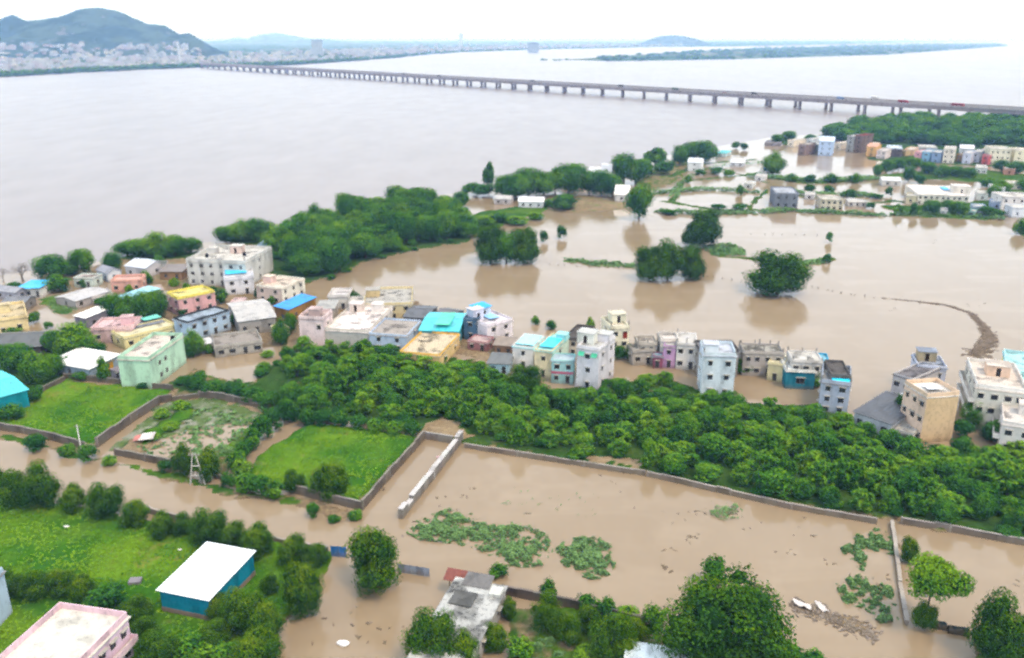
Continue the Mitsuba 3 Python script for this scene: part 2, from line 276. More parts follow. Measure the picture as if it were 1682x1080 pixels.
# far bank, island and the flat country to the horizon
SHORE = [(-500, 140), (-200, 131), (0, 126), (120, 119), (250, 113), (330, 110), (420, 108), (480, 106), (560, 101), (640, 95), (700, 89), (760, 85), (850, 82), (920, 80), (1000, 78.5), (1080, 76.5), (1180, 76), (1300, 74), (1420, 71.5), (1560, 68.5), (1700, 67)]
fb = [G(x, y)[:2] for x, y in SHORE]
FARBANK = Polygon(fb + [(31000, 26000), (31000, 58000), (-31500, 58000), (-31500, 1500)])
scene['far_bank'] = mikit.ply(sheet(FARBANK.buffer(0), 2.0, 3.0), 'far_mat')
labels['far_bank'] = {'kind': 'structure', 'label': 'low far bank and flat country fading to the horizon'}
ISL = poly_px([(930, 98), (1010, 100), (1200, 97), (1330, 93), (1460, 89), (1560, 82), (1655, 75), (1640, 71.5), (1520, 72.2), (1400, 74.5), (1290, 77.5), (1150, 83.5), (1010, 92.5)])
scene['river_island'] = mikit.ply(sheet(ISL, 1.2, 2.5), 'far_mat')
labels['river_island'] = {'kind': 'structure', 'label': 'long low green island in the river behind the bridge'}

def ridge(name, prof, Y, depth, label, seed, n=220):
    """a range of hills whose crest heights come from the skyline prof [(px, py)], standing Y metres away and depth metres deep"""
    cr = np.array([at_dist(x, y, Y)[[0, 2]] for x, y in prof])
    xs = np.linspace(cr[0, 0] - 60, cr[-1, 0] + 60, n); ys = np.linspace(-1, 1, 60)
    XX, YY = np.meshgrid(xs, ys)
    q = np.column_stack([XX.ravel(), YY.ravel() * depth, np.zeros(XX.size)])
    crest = np.interp(XX, cr[:, 0], cr[:, 1], left=0, right=0)
    off = 0.25 * (meshkit.fbm(np.column_stack([XX.ravel() / 300, np.zeros(XX.size), np.zeros(XX.size)]), 3, seed).reshape(XX.shape) - 0.5)
    t = np.clip(np.abs(YY - off) / 0.95, 0, 1); fall = (1 - t) ** 1.15
    gul = meshkit.fbm(q / [90, 170, 1], 4, seed + 5).reshape(XX.shape) - 0.5
    ZZ = crest * fall * (1 + 0.75 * gul * np.clip(t * 3, 0, 1)) - 2 * (t >= 1)
    V = np.column_stack([XX.ravel(), Y + YY.ravel() * depth, np.maximum(ZZ.ravel(), -3)])
    i = (np.arange(59)[:, None] * n + np.arange(n - 1)).ravel()
    scene[name] = mikit.ply((V, np.column_stack([i, i + 1, i + n + 1, i + n])), 'hill_mat', smooth=True)
    labels[name] = {'kind': 'structure', 'label': label}
    return RegularGridInterpolator((Y + ys * depth, xs), np.maximum(ZZ, 0), bounds_error=False, fill_value=0.0)
HILL_Z = ridge('hills', [(-330, 80), (-260, 50), (-170, 34), (-90, 48), (-40, 44), (0, 38), (14, 29), (30, 23), (40, 29), (50, 33), (75, 31), (103, 28), (122, 20), (143, 14), (160, 12.5), (176, 12), (200, 17), (222, 28), (240, 37), (256, 39), (270, 40), (282, 48), (293, 55), (302, 54), (312, 54), (326, 62), (343, 74), (352, 84)], 3900, 560, 'green hill range behind the far city', 1)
ridge('far_hills', [(360, 67), (390, 61), (405, 63.5), (425, 57), (455, 53), (480, 57), (500, 63), (540, 63.5), (570, 66.5)], 17500, 1500, 'faint pale hills beyond the city', 2, 120)
ridge('wooded_hill', [(1052, 71.5), (1064, 65), (1078, 60.5), (1092, 58), (1108, 57), (1126, 59), (1142, 63), (1152, 66), (1162, 71.5)], 9800, 500, 'low wooded hill on the far bank', 3, 100)

# ------------------------------------------------------------------ foliage
def crown_mesh(seed, nblob, nleaf, leaf, zlo=0.22, flat=1.0, spread=0.36, br=(0.15, 0.26), u=(0.25, 0.75), top=0.0, olive=0):
    """leaf clumps through a crown of unit width (x, y in +-0.5) and unit height (z from zlo to 1)"""
    R = np.random.RandomState(seed); C, RB = [], []
    zc = (1 + zlo) / 2
    for _ in range(nblob):
        b = R.uniform(*br); t = R.uniform(0, 1); an = R.uniform(0, 2 * np.pi)
        prof = 0.72 + 0.28 * t / 0.4 if t < 0.4 else math.sqrt(max(0.02, 1 - ((t - 0.4) / 0.62) ** 2))
        r = R.uniform(0.15, 1) ** 0.6 * prof * spread
        C.append([r * math.cos(an), r * math.sin(an), zlo + b * 0.75 + t * max(1 - zlo - 1.6 * b, 0.05)]); RB.append(b)
    C, RB = np.array(C), np.array(RB)
    k = R.choice(nblob, nleaf * 2, p=RB**2 / (RB**2).sum())
    d = R.normal(size=(nleaf * 2, 3)); d /= np.linalg.norm(d, axis=1, keepdims=True)
    wob = 0.72 + 0.75 * meshkit.fbm(d * 1.7 + k[:, None] * 3.1, 3, seed)
    rr = wob * RB[k] * (1 - 0.30 * R.rand(nleaf * 2) ** 2 + 0.09 * R.normal(size=nleaf * 2))
    P = C[k] + d * rr[:, None] * [1, 1, flat]
    dist = np.linalg.norm((P[:, None] - C[None]) / [1, 1, flat], axis=2) / RB[None]; dist[np.arange(len(k)), k] = 9
    ok = np.where((dist.min(1) > 0.72) & (P[:, 2] > zlo * 0.6))[0][:nleaf]
    P, d, k = P[ok], d[ok], k[ok]; m = len(P)
    n = d + [0, 0, 0.35] + R.normal(size=(m, 3)) * 0.55; n /= np.linalg.norm(n, axis=1, keepdims=True)
    a = np.cross(n, R.normal(size=(m, 3))); a /= np.linalg.norm(a, axis=1, keepdims=True); b = np.cross(n, a)
    L = leaf * R.uniform(0.6, 1.4, m)[:, None]; W = L * R.uniform(0.45, 0.8, m)[:, None]
    bend = n * L * 0.25
    V = np.stack([P - a * L, P - b * W + bend, P + a * L, P + b * W + bend], 1).reshape(-1, 3)
    i = np.arange(m) * 4
    F = np.vstack([np.column_stack([i, i+1, i+2]), np.column_stack([i, i+2, i+3])])
    cu = np.clip(R.uniform(*u, nblob)[k] + R.normal(size=m) * 0.13 + 0.25 * (d[:, 2] - 0.2) + top * (P[:, 2] - zc), 0, 1)  # upward-facing and upper leaves painted lighter, like tops lit from above
    uv = np.column_stack([cu, np.clip(0.5 + R.normal(size=m) * 0.11, 0.1, 0.9) + olive])
    r = np.quantile(np.linalg.norm(P[:, :2], axis=1), 0.97); zt = np.quantile(P[:, 2], 0.995)
    k = np.array([0.5 / r, 0.5 / r, 1 / zt])
    V = V * k; UV = np.repeat(uv, 4, 0)
    ico = trimesh.creation.icosphere(1)
    for c, b in zip(C, RB):
        w = ico.vertices * b * (0.45 + 0.25 * R.rand(len(ico.vertices)))[:, None] * [1, 1, flat] + c
        w[:, 2] = np.maximum(w[:, 2], 0.02); F = np.vstack([F, ico.faces + len(V)]); V = np.vstack([V, w * k]); UV = np.vstack([UV, np.tile([0.05, 0.03 + olive], (len(w), 1))])  # dark core in each clump: inner crown shade put into the colour
    return V, F, UV, C * k
def group(name, crown, trunk=None):
    V, F, uv, C = crown
    g = {'type': 'shapegroup'}
    if trunk is not None:
        m = MB(); r0, hb = trunk; R = np.random.RandomState(len(V))
        m.tube([[0, 0, -0.05], [0.012, 0.01, hb * 0.5], [0, 0, hb]], [r0, r0 * 0.8, r0 * 0.65], lin('5d5044'))
        for c in C[:6]:
            m.tube([[0, 0, hb * 0.9], [c[0] * 0.5, c[1] * 0.5, (hb + c[2]) / 2], [c[0] * 0.9, c[1] * 0.9, c[2]]], [r0 * 0.5, r0 * 0.35, r0 * 0.15], lin('5d5044'), 5)
        g['trunk'] = m.ply()
    g['crown'] = mikit.ply((V, F), 'leaf', uv=uv)
    scene[name] = g
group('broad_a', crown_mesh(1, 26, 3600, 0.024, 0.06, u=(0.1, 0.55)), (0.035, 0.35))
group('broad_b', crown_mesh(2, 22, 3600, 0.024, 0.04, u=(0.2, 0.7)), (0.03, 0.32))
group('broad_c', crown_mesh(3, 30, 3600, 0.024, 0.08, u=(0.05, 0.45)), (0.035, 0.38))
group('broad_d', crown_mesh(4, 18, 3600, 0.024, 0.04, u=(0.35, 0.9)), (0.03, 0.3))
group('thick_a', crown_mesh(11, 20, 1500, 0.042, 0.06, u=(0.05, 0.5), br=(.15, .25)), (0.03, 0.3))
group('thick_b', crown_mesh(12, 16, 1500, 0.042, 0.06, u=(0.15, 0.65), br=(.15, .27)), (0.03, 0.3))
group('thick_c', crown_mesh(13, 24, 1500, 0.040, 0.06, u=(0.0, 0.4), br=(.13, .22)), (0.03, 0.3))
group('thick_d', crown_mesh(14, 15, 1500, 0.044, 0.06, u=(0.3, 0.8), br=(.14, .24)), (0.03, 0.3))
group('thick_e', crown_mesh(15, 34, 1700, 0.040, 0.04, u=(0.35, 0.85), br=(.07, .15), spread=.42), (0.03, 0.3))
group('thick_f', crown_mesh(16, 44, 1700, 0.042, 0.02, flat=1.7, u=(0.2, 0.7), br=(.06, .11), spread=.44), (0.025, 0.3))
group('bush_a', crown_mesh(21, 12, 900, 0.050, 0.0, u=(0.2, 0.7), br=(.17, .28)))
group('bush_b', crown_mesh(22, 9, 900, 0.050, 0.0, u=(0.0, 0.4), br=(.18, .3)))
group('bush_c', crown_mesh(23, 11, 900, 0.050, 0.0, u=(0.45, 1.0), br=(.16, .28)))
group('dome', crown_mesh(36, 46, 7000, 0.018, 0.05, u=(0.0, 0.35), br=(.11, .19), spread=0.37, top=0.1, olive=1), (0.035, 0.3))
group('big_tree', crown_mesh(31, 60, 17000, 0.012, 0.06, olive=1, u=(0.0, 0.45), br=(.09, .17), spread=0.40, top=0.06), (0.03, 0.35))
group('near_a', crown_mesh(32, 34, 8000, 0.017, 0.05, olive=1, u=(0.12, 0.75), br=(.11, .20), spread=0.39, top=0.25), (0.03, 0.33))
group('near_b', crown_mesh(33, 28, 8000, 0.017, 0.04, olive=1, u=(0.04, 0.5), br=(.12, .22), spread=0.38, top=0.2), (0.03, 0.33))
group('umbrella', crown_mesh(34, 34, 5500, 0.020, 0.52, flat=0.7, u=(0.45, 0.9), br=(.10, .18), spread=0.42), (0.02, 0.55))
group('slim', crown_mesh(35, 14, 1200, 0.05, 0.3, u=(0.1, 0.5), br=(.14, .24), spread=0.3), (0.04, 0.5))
_b = MB(); _R = np.random.RandomState(5)
def _branch(p, d, L, r, lev):
    q = p + d * L; _b.tube([p, (p + q) / 2 + _R.normal(size=3) * L * 0.05, q], [r, r * 0.8, r * 0.55], lin('8d867e'), 5)
    if lev:
        for _ in range(4 if lev > 1 else 5):
            e = d + _R.normal(size=3) * 0.55 + [0, 0, .1]; _branch(q - d * L * _R.uniform(0, .4), e / np.linalg.norm(e), L * _R.uniform(.55, .8), r * 0.5, lev - 1)
_branch(np.array([0, 0, -0.05]), np.array([0, 0, 1.0]), 0.34, 0.03, 4)
scene['bare'] = {'type': 'shapegroup', 'branches': _b.ply()}
TREE_N = [0]
def tree(px, py, w, h, proto, label, cat='tree', grp=None, name='tree', rot=None, z=None, kind=None):
    """a tree whose foot stands at the photograph position (px, py), w and h its crown width and height in photograph pixels"""
    g = G(px, py); s = mpp(g); TREE_N[0] += 1
    R = random.Random(TREE_N[0] * 7 + int(px)); rot = R.uniform(0, 360) if rot is None else rot
    ground = float(hz(g[0], g[1])[0]) * 0.8
    H = height_from(g, py - h) - ground
    W = w * s * 1.04
    return tree_at(g[0], g[1], ground, W, H, rot, proto, label, cat, grp, name)
def tree_at(x, y, z, W, H, rot, proto, label, cat='tree', grp=None, name='tree'):
    k = thing(name, label, cat, grp)
    scene[k] = {'type': 'instance', 'g': {'type': 'ref', 'id': proto}, 'to_world': T().translate([x, y, z]).rotate([0, 0, 1], rot).scale([W, W, H])}
    return k
# ------------------------------------------------------------------ trees and shrubs
ORD = ['first', 'second', 'third', 'fourth', 'fifth', 'sixth', 'seventh', 'eighth', 'ninth', 'tenth', 'eleventh', 'twelfth', 'thirteenth', 'fourteenth', 'fifteenth', 'sixteenth', 'seventeenth', 'eighteenth', 'nineteenth', 'twentieth',
       'twenty-first', 'twenty-second', 'twenty-third', 'twenty-fourth', 'twenty-fifth', 'twenty-sixth', 'twenty-seventh', 'twenty-eighth', 'twenty-ninth', 'thirtieth']
def row(rows, label, cat, grp, name='tree'):
    """rows of (px, py, w, h, prototype); labels count from the left"""
    for i, r in enumerate(sorted(rows)):
        tree(*r, label + f', {ORD[i]} from left', cat, grp, name)
# hedgerow of bushy trees along the drowned lane (bottom left)
row([(-8, 815, 40, 50, 'near_b'), (30, 832, 58, 62, 'near_b'), (72, 836, 66, 74, 'near_b'), (126, 842, 46, 46, 'near_a'), (178, 853, 62, 60, 'near_b'), (222, 868, 50, 44, 'near_a'), (270, 884, 46, 42, 'near_a'), (304, 880, 42, 36, 'near_b'),
     (347, 897, 64, 62, 'near_b'), (388, 902, 46, 44, 'near_a'), (428, 918, 58, 56, 'near_a'), (486, 934, 52, 54, 'near_a'), (523, 936, 40, 44, 'near_b')],
    'bushy tree in the row along the drowned lane', 'tree', 'trees along the drowned lane')
tree(616, 967, 96, 96, 'near_a', 'round bright green tree standing in the water beside the blue sheet fence')
tree(497, 1008, 66, 84, 'near_a', 'light green tree at the corner of the drowned yard')
tree(444, 980, 32, 36, 'near_b', 'small dark round tree on the lawn right of the teal shed')
tree(402, 1040, 74, 72, 'near_b', 'dark bushy tree at the front right corner of the teal shed')
tree(362, 1018, 44, 40, 'near_a', 'yellow green bush against the side wall of the teal shed', 'bush', None, 'bush')
tree(436, 1056, 66, 60, 'near_a', 'green bush on the bank above the drowned yard', 'bush', None, 'bush')
tree(428, 1098, 84, 60, 'near_a', 'bright bush at the bottom of the picture left of the drowned yard', 'bush', None, 'bush')
row([(18, 985, 56, 50, 'near_b'), (60, 982, 56, 44, 'near_b'), (104, 978, 54, 40, 'near_a'), (140, 985, 46, 40, 'near_a')], 'dark bush behind the pink terrace house', 'bush', 'bushes behind the pink terrace house', 'bush')
row([(182, 1000, 60, 38, 'bush_b'), (226, 1026, 56, 44, 'near_b'), (240, 1058, 50, 44, 'near_b'), (262, 1092, 70, 52, 'near_b'), (318, 1080, 64, 34, 'bush_a'), (356, 1064, 56, 42, 'near_b'), (372, 1094, 52, 36, 'bush_a')], 'dark weedy bush between the pink house and the teal shed', 'bush', 'bushes between pink house and shed', 'bush')
# yard and bottom middle
tree(712, 1092, 88, 92, 'near_b', 'dark tree in front of the concrete roofed house')
tree(764, 1100, 62, 60, 'near_a', 'green tree right of the dark tree before the concrete roofed house')
tree(812, 1066, 44, 42, 'near_a', 'round bush at the right wall of the concrete roofed house', 'bush', None, 'bush')
tree(837, 1014, 30, 32, 'near_a', 'small bush at the right rear corner of the concrete roofed house', 'bush', None, 'bush')
tree(820, 945, 34, 18, 'bush_a', 'low weeds on the rear edge of the concrete roofed house', 'bush', None, 'bush')
row([(900, 984, 30, 32, 'bush_a'), (899, 1036, 56, 62, 'near_b'), (935, 1056, 42, 46, 'near_b'), (964, 1002, 36, 26, 'bush_a'), (968, 1038, 44, 40, 'near_a'), (1006, 1082, 82, 72, 'near_b'), (996, 1012, 36, 28, 'bush_a'), (1030, 1020, 44, 22, 'bush_c'), (1040, 1060, 50, 40, 'near_a'), (1072, 1030, 40, 34, 'bush_a'), (855, 1080, 50, 30, 'bush_a'), (962, 1088, 40, 26, 'bush_c')],
    'bush along the dark wall in the drowned garden', 'bush', 'bushes of the drowned garden', 'bush')
tree(1188, 1112, 214, 160, 'big_tree', 'very large spreading tree at the bottom edge, the biggest of all')
tree(1170, 960, 46, 44, 'bush_b', 'blue green bush showing behind the very large tree', 'bush', None, 'bush')
tree(1258, 1092, 60, 60, 'near_b', 'low dark tree under the right side of the very large tree')
row([(1210, 1094, 80, 24, 'bush_b'), (1292, 1084, 70, 22, 'bush_a'), (1330, 1096, 60, 18, 'bush_a')], 'low weeds at the foot of the very large tree', 'bush', 'weeds under the very large tree', 'bush')
tree(1490, 922, 30, 40, 'near_a', 'small upright tree beside the narrow wall in the flood')
tree(1518, 1030, 98, 108, 'umbrella', 'flat topped bright green tree with a bare trunk by the narrow wall')
tree(1517, 1032, 40, 44, 'near_b', 'small dark round tree under the flat topped tree')
tree(1638, 1092, 100, 112, 'near_b', 'round dark green tree at the right bottom corner')
tree(1676, 1100, 60, 70, 'near_a', 'lighter tree cut off by the frame beside the round corner tree')
# plots
tree(304, 780, 40, 50, 'near_b', 'dark bushy tree left of the white A shaped pole')
tree(346, 787, 44, 50, 'near_a', 'bushy tree right of the white A shaped pole')
tree(541, 816, 62, 54, 'near_a', 'round bright tree in the front corner of the square grass plot')
tree(484, 806, 38, 34, 'near_b', 'smaller dark tree left of the round tree in the square grass plot')
row([(405, 806, 40, 30, 'bush_a'), (428, 814, 44, 34, 'bush_b'), (452, 816, 36, 28, 'bush_a'), (400, 780, 36, 26, 'bush_c')], 'bush at the front left corner of the square grass plot', 'bush', 'bushes at the plot corner', 'bush')
row([(388, 770, 32, 30, 'bush_a'), (402, 752, 34, 30, 'bush_b'), (416, 736, 34, 34, 'bush_a'), (432, 722, 38, 42, 'bush_b'), (448, 708, 36, 40, 'bush_b'), (474, 692, 40, 38, 'thick_c')], 'shrub on the line between the drowned plot and the square grass plot', 'shrub', 'shrubs between two plots', 'shrub')
row([(505, 698, 34, 26, 'bush_a'), (532, 700, 36, 26, 'bush_b'), (560, 702, 34, 26, 'bush_a'), (590, 706, 36, 24, 'bush_b'), (618, 710, 34, 24, 'bush_a'), (648, 714, 34, 24, 'bush_a'), (676, 716, 30, 26, 'bush_b')], 'shrub along the rear edge of the square grass plot', 'shrub', 'shrubs behind the square grass plot', 'shrub')
row([(60, 738, 40, 24, 'bush_b'), (110, 748, 30, 18, 'bush_a'), (146, 756, 34, 26, 'bush_b'), (180, 762, 26, 14, 'bush_a'), (272, 775, 26, 18, 'bush_b'), (375, 800, 26, 22, 'bush_b'), (515, 848, 26, 22, 'bush_b'), (548, 856, 22, 10, 'bush_a'), (583, 852, 26, 14, 'bush_a')], 'low weed clump on the water edge below the plots', 'weeds', 'weeds on the lane edge', 'weed_clump')
row([(268, 686, 30, 14, 'bush_c'), (300, 672, 34, 14, 'bush_c'), (282, 706, 30, 12, 'bush_c'), (252, 722, 24, 10, 'bush_c')], 'bright grass clump in the drowned plot', 'weeds', 'grass clumps in the drowned plot', 'weed_clump')
# left edge trees
row([(10, 600, 40, 34, 'broad_c'), (32, 612, 56, 46, 'broad_c'), (66, 628, 54, 50, 'broad_b'), (92, 620, 40, 40, 'broad_a'), (10, 640, 30, 24, 'bush_b'), (110, 606, 30, 22, 'bush_b'), (22, 690, 44, 26, 'bush_a'), (60, 660, 30, 26, 'bush_b')], 'dark tree behind the teal roofed shed at the left edge', 'tree', 'trees behind the teal roofed shed')
row([(92, 580, 44, 36, 'thick_b'), (126, 584, 72, 54, 'broad_d'), (160, 588, 40, 26, 'thick_c')], 'green tree behind the long white shed', 'tree', 'trees behind the long white shed')
tree(318, 584, 40, 42, 'broad_b', 'green tree at the right end of the mint green house')
tree(172, 626, 22, 42, 'bush_a', 'tall bush between the long white shed and the mint green house', 'bush', None, 'bush')
tree(138, 622, 40, 14, 'bush_a', 'low weeds below the long white shed', 'bush', None, 'bush')
row([(235, 640, 18, 12, 'bush_b'), (214, 632, 14, 10, 'bush_b'), (320, 640, 40, 24, 'bush_b'), (350, 648, 40, 22, 'bush_a'), (386, 650, 44, 24, 'bush_b'), (416, 660, 40, 24, 'bush_a'), (300, 632, 26, 14, 'bush_b'), (440, 672, 36, 28, 'bush_b'), (330, 625, 22, 16, 'bush_b')], 'low bush near the wall right of the mint green house', 'bush', 'bushes right of the mint green house', 'bush')
# village trees
row([(190, 526, 44, 44, 'broad_c'), (216, 530, 44, 50, 'broad_b'), (240, 530, 42, 52, 'broad_c'), (262, 526, 36, 50, 'broad_c')], 'dark tree in the clump beside the pink house with the yellow roof', 'tree', 'clump beside the pink house')
tree(462, 566, 30, 44, 'broad_b', 'green tree by the brown lane left of the tall pale pink house')
tree(478, 548, 24, 34, 'broad_a', 'small tree behind the tree at the brown lane')
tree(388, 534, 20, 22, 'bush_c', 'small yellow green bush beside the light blue house', 'bush', None, 'bush')
tree(366, 498, 22, 26, 'bush_a', 'bush right of the pink house with the yellow roof', 'bush', None, 'bush')
tree(424, 492, 12, 22, 'bush_b', 'dark bush between the white house and the cream house', 'bush', None, 'bush')
tree(88, 462, 54, 44, 'broad_c', 'dark round tree left of the pointed tree on the river bank')
tree(114, 452, 34, 26, 'broad_b', 'lower tree joined to the dark round tree by the bank')
tree(138, 450, 40, 42, 'broad_c', 'pointed dark tree on the river bank at the left')
tree(97, 479, 40, 28, 'bush_a', 'round light green bush below the dark round tree', 'bush', None, 'bush')
tree(26, 484, 28, 22, 'bush_b', 'dark bush beside the house under the blue tarpaulin', 'bush', None, 'bush')
tree(38, 462, 66, 48, 'bare', 'leafless grey tree on the river bank behind the blue tarpaulin')
tree(6, 462, 30, 34, 'bare', 'smaller leafless grey tree at the left edge of the picture')
tree(186, 448, 32, 34, 'broad_c', 'dark tree behind the salmon house')
tree(261, 448, 22, 30, 'broad_a', 'slender green tree behind the salmon house to the right')
tree(242, 466, 24, 22, 'bush_c', 'light bush right of the salmon house', 'bush', None, 'bush')
tree(138, 472, 14, 16, 'bush_a', 'small bush in front of the pale green walled house', 'bush', None, 'bush')
tree(57, 530, 22, 18, 'bush_b', 'small dark bush in the drowned lane by the cream terrace house', 'bush', None, 'bush')
tree(222, 566, 24, 18, 'bush_b', 'dark bush behind the mint green house', 'bush', None, 'bush')
tree(580, 498, 24, 20, 'bush_b', 'bush behind the long cream house', 'bush', None, 'bush')
tree(738, 560, 22, 18, 'bush_c', 'yellow green bush beside the orange edged terrace', 'bush', None, 'bush')
tree(862, 652, 60, 52, 'dome', 'round dark tree in front of the twin cyan roofed house')
tree(1015, 590, 22, 24, 'broad_c', 'dark small tree at the foot of the cream three storey house')
tree(1034, 590, 14, 26, 'bush_a', 'thin bush right of the cream three storey house', 'bush', None, 'bush')
tree(880, 532, 16, 14, 'bush_c', 'light green bush behind the cyan roofs', 'bush', None, 'bush')
tree(905, 540, 20, 14, 'bush_a', 'bush behind the cyan roofs on the right', 'bush', None, 'bush')
tree(970, 546, 16, 26, 'bush_c', 'creeper covered bush beside the dark roofed beige house', 'bush', None, 'bush')
tree(1222, 612, 30, 26, 'bush_a', 'bush between the white tower house and the grey veranda house', 'bush', None, 'bush')
tree(1342, 632, 40, 22, 'bush_a', 'bush in front of the teal shop house', 'bush', None, 'bush')
tree(1501, 630, 22, 22, 'bush_c', 'bright bush beside the blue white house by the pond', 'bush', None, 'bush')
tree(1476, 690, 22, 44, 'bush_b', 'tall dark bush left of the tan house', 'bush', None, 'bush')
tree(1598, 700, 44, 48, 'broad_b', 'round green tree between the tan house and the white house at the right edge')
tree(1580, 720, 40, 30, 'bush_b', 'bush at the right foot of the tan house', 'bush', None, 'bush')
tree(1628, 724, 40, 34, 'thick_c', 'dark tree in front of the white house at the right edge')
row([(132, 548, 18, 14, 'bush_a'), (166, 500, 18, 12, 'bush_b'), (200, 516, 16, 12, 'bush_a'), (300, 520, 14, 12, 'bush_b'), (286, 470, 18, 14, 'bush_c'), (306, 476, 14, 12, 'bush_a'), (352, 484, 18, 14, 'bush_b'), (430, 512, 14, 12, 'bush_c'), (446, 500, 14, 14, 'bush_a'), (342, 580, 22, 14, 'bush_a'), (440, 586, 22, 12, 'bush_c'), (512, 520, 14, 14, 'bush_c'), (604, 560, 18, 14, 'bush_a'), (80, 540, 16, 12, 'bush_b'), (20, 548, 30, 12, 'bush_a'), (214, 480, 16, 14, 'bush_c'), (160, 462, 14, 12, 'bush_a'), (470, 514, 12, 14, 'bush_b'), (540, 512, 14, 10, 'bush_a'), (690, 556, 16, 12, 'bush_c')], 'small bush squeezed between the village houses', 'bush', 'bushes between village houses', 'bush')
# pond trees
tree(1276, 480, 96, 66, 'dome', 'solitary round tree standing in the brown pond')
row([(1066, 458, 54, 54, 'dome'), (1096, 460, 60, 68, 'near_b'), (1132, 457, 50, 54, 'dome')], 'tree in the clump of three in the middle of the pond', 'tree', 'clump of three in the pond')
row([(1136, 404, 34, 40, 'dome'), (1156, 406, 58, 62, 'dome')], 'dark tree of the pair behind the clump of three', 'tree', 'pair behind the clump of three')
tree(1049, 360, 48, 60, 'broad_a', 'tall olive tree standing alone in the water')
row([(806, 430, 58, 60, 'dome'), (832, 432, 44, 52, 'broad_c'), (860, 430, 56, 56, 'dome')], 'tree of the dark cluster at the left of the pond', 'tree', 'dark cluster in the pond')
tree(922, 392, 18, 22, 'bush_b', 'small round bush alone in the pond', 'bush', None, 'bush')
tree(893, 398, 16, 20, 'bush_b', 'smallest bush beside the dark cluster in the pond', 'bush', None, 'bush')
tree(1362, 398, 12, 18, 'bush_b', 'thin bush in the open pond', 'bush', None, 'bush')
tree(1358, 432, 14, 16, 'bush_b', 'bush at the end of the weed strip right of the solitary round tree', 'bush', None, 'bush')
# bank line towards the far village
tree(803, 312, 18, 46, 'slim', 'tall slender tree on the river bank, standing apart')
row([(775, 320, 33, 21, 'bush_b'), (795, 322, 39, 21, 'bush_b'), (826, 324, 39, 36, 'broad_c'), (846, 328, 57, 43, 'broad_c'), (868, 324, 57, 49, 'broad_c'), (893, 324, 46, 43, 'broad_a'), (912, 320, 36, 45, 'slim'), (934, 322, 52, 54, 'broad_c'), (944, 298, 44, 30, 'broad_a'), (968, 320, 46, 41, 'broad_c'), (988, 322, 46, 43, 'broad_c'), (1006, 324, 41, 38, 'broad_a'),
     (1024, 302, 49, 51, 'broad_c'), (1044, 302, 46, 41, 'broad_c'), (1058, 292, 36, 32, 'broad_a'), (1076, 276, 36, 34, 'slim'), (1090, 286, 39, 23, 'bush_b'), (1116, 272, 33, 34, 'broad_c'), (1136, 264, 39, 32, 'broad_c'), (1158, 268, 44, 38, 'broad_a')],
    'dark tree in the line along the river bank', 'tree', 'trees along the river bank')
row([(758, 340, 28, 26, 'broad_c'), (763, 356, 20, 16, 'bush_b'), (900, 340, 20, 14, 'bush_a'), (925, 344, 46, 26, 'thick_a'), (880, 360, 30, 12, 'bush_c'), (850, 368, 40, 14, 'bush_c'), (820, 366, 34, 18, 'bush_a'), (796, 370, 34, 16, 'bush_c')], 'low shrub below the river bank line', 'shrub', 'shrubs below the bank', 'shrub')
row([(1208, 244, 16, 12, 'bush_b'), (1222, 246, 16, 12, 'bush_b')], 'small bush on the last tip of the bank', 'bush', 'bushes on the bank tip', 'bush')
tree(1268, 286, 40, 38, 'broad_b', 'round tree in the water left of the drowned grey house')
row([(1130, 300, 12, 14, 'bush_c'), (1215, 320, 12, 18, 'bush_a'), (1150, 288, 18, 10, 'bush_b'), (1176, 286, 24, 12, 'bush_b'), (1196, 288, 20, 10, 'bush_a'), (1245, 292, 16, 10, 'bush_b'), (1300, 298, 20, 14, 'bush_a'), (1330, 300, 20, 14, 'bush_b'), (1365, 300, 24, 16, 'bush_a'), (1404, 300, 22, 16, 'bush_a'), (1330, 318, 20, 16, 'bush_b'), (1360, 318, 18, 14, 'bush_b'), (1396, 324, 22, 14, 'bush_b'), (1460, 322, 12, 16, 'bush_b'), (1430, 342, 16, 10, 'bush_b'),
     (1440, 326, 18, 8, 'bush_b'), (1284, 320, 16, 12, 'bush_a'), (1180, 345, 30, 10, 'bush_b'), (1100, 352, 30, 8, 'bush_b'), (1215, 344, 30, 10, 'bush_b')], 'small bush on a bund between the drowned fields', 'bush', 'bushes on the bunds', 'bush')
row([(1475, 352, 16, 18, 'bush_a'), (1500, 354, 14, 22, 'bush_b'), (1528, 352, 32, 24, 'broad_c'), (1555, 346, 24, 18, 'broad_c'), (1574, 352, 32, 22, 'broad_c'), (1620, 354, 28, 16, 'bush_b'), (1640, 358, 24, 14, 'bush_b')], 'dark bush in front of the long white school', 'bush', 'bushes before the long school', 'bush')
row([(1440, 290, 18, 20, 'broad_c'), (1456, 284, 24, 22, 'broad_c'), (1476, 280, 28, 20, 'broad_a'), (1500, 278, 28, 20, 'broad_c'), (1492, 298, 22, 26, 'broad_c'), (1524, 286, 30, 20, 'broad_c'), (1546, 292, 28, 22, 'broad_a'), (1570, 290, 28, 18, 'broad_c'), (1592, 292, 26, 18, 'broad_a'), (1470, 300, 20, 12, 'bush_a'), (1510, 302, 24, 16, 'bush_b'), (1644, 282, 26, 20, 'broad_c'), (1668, 286, 28, 22, 'broad_c'), (1630, 330, 24, 28, 'broad_a'), (1646, 316, 30, 20, 'broad_b'), (1620, 306, 26, 14, 'bush_a'), (1676, 312, 24, 16, 'bush_b')],
    'tree in the green belt behind the long school', 'tree', 'green belt behind the school')
tree(1676, 385, 24, 26, 'bush_a', 'bright green bush cut off by the right edge above the pond', 'bush', None, 'bush')
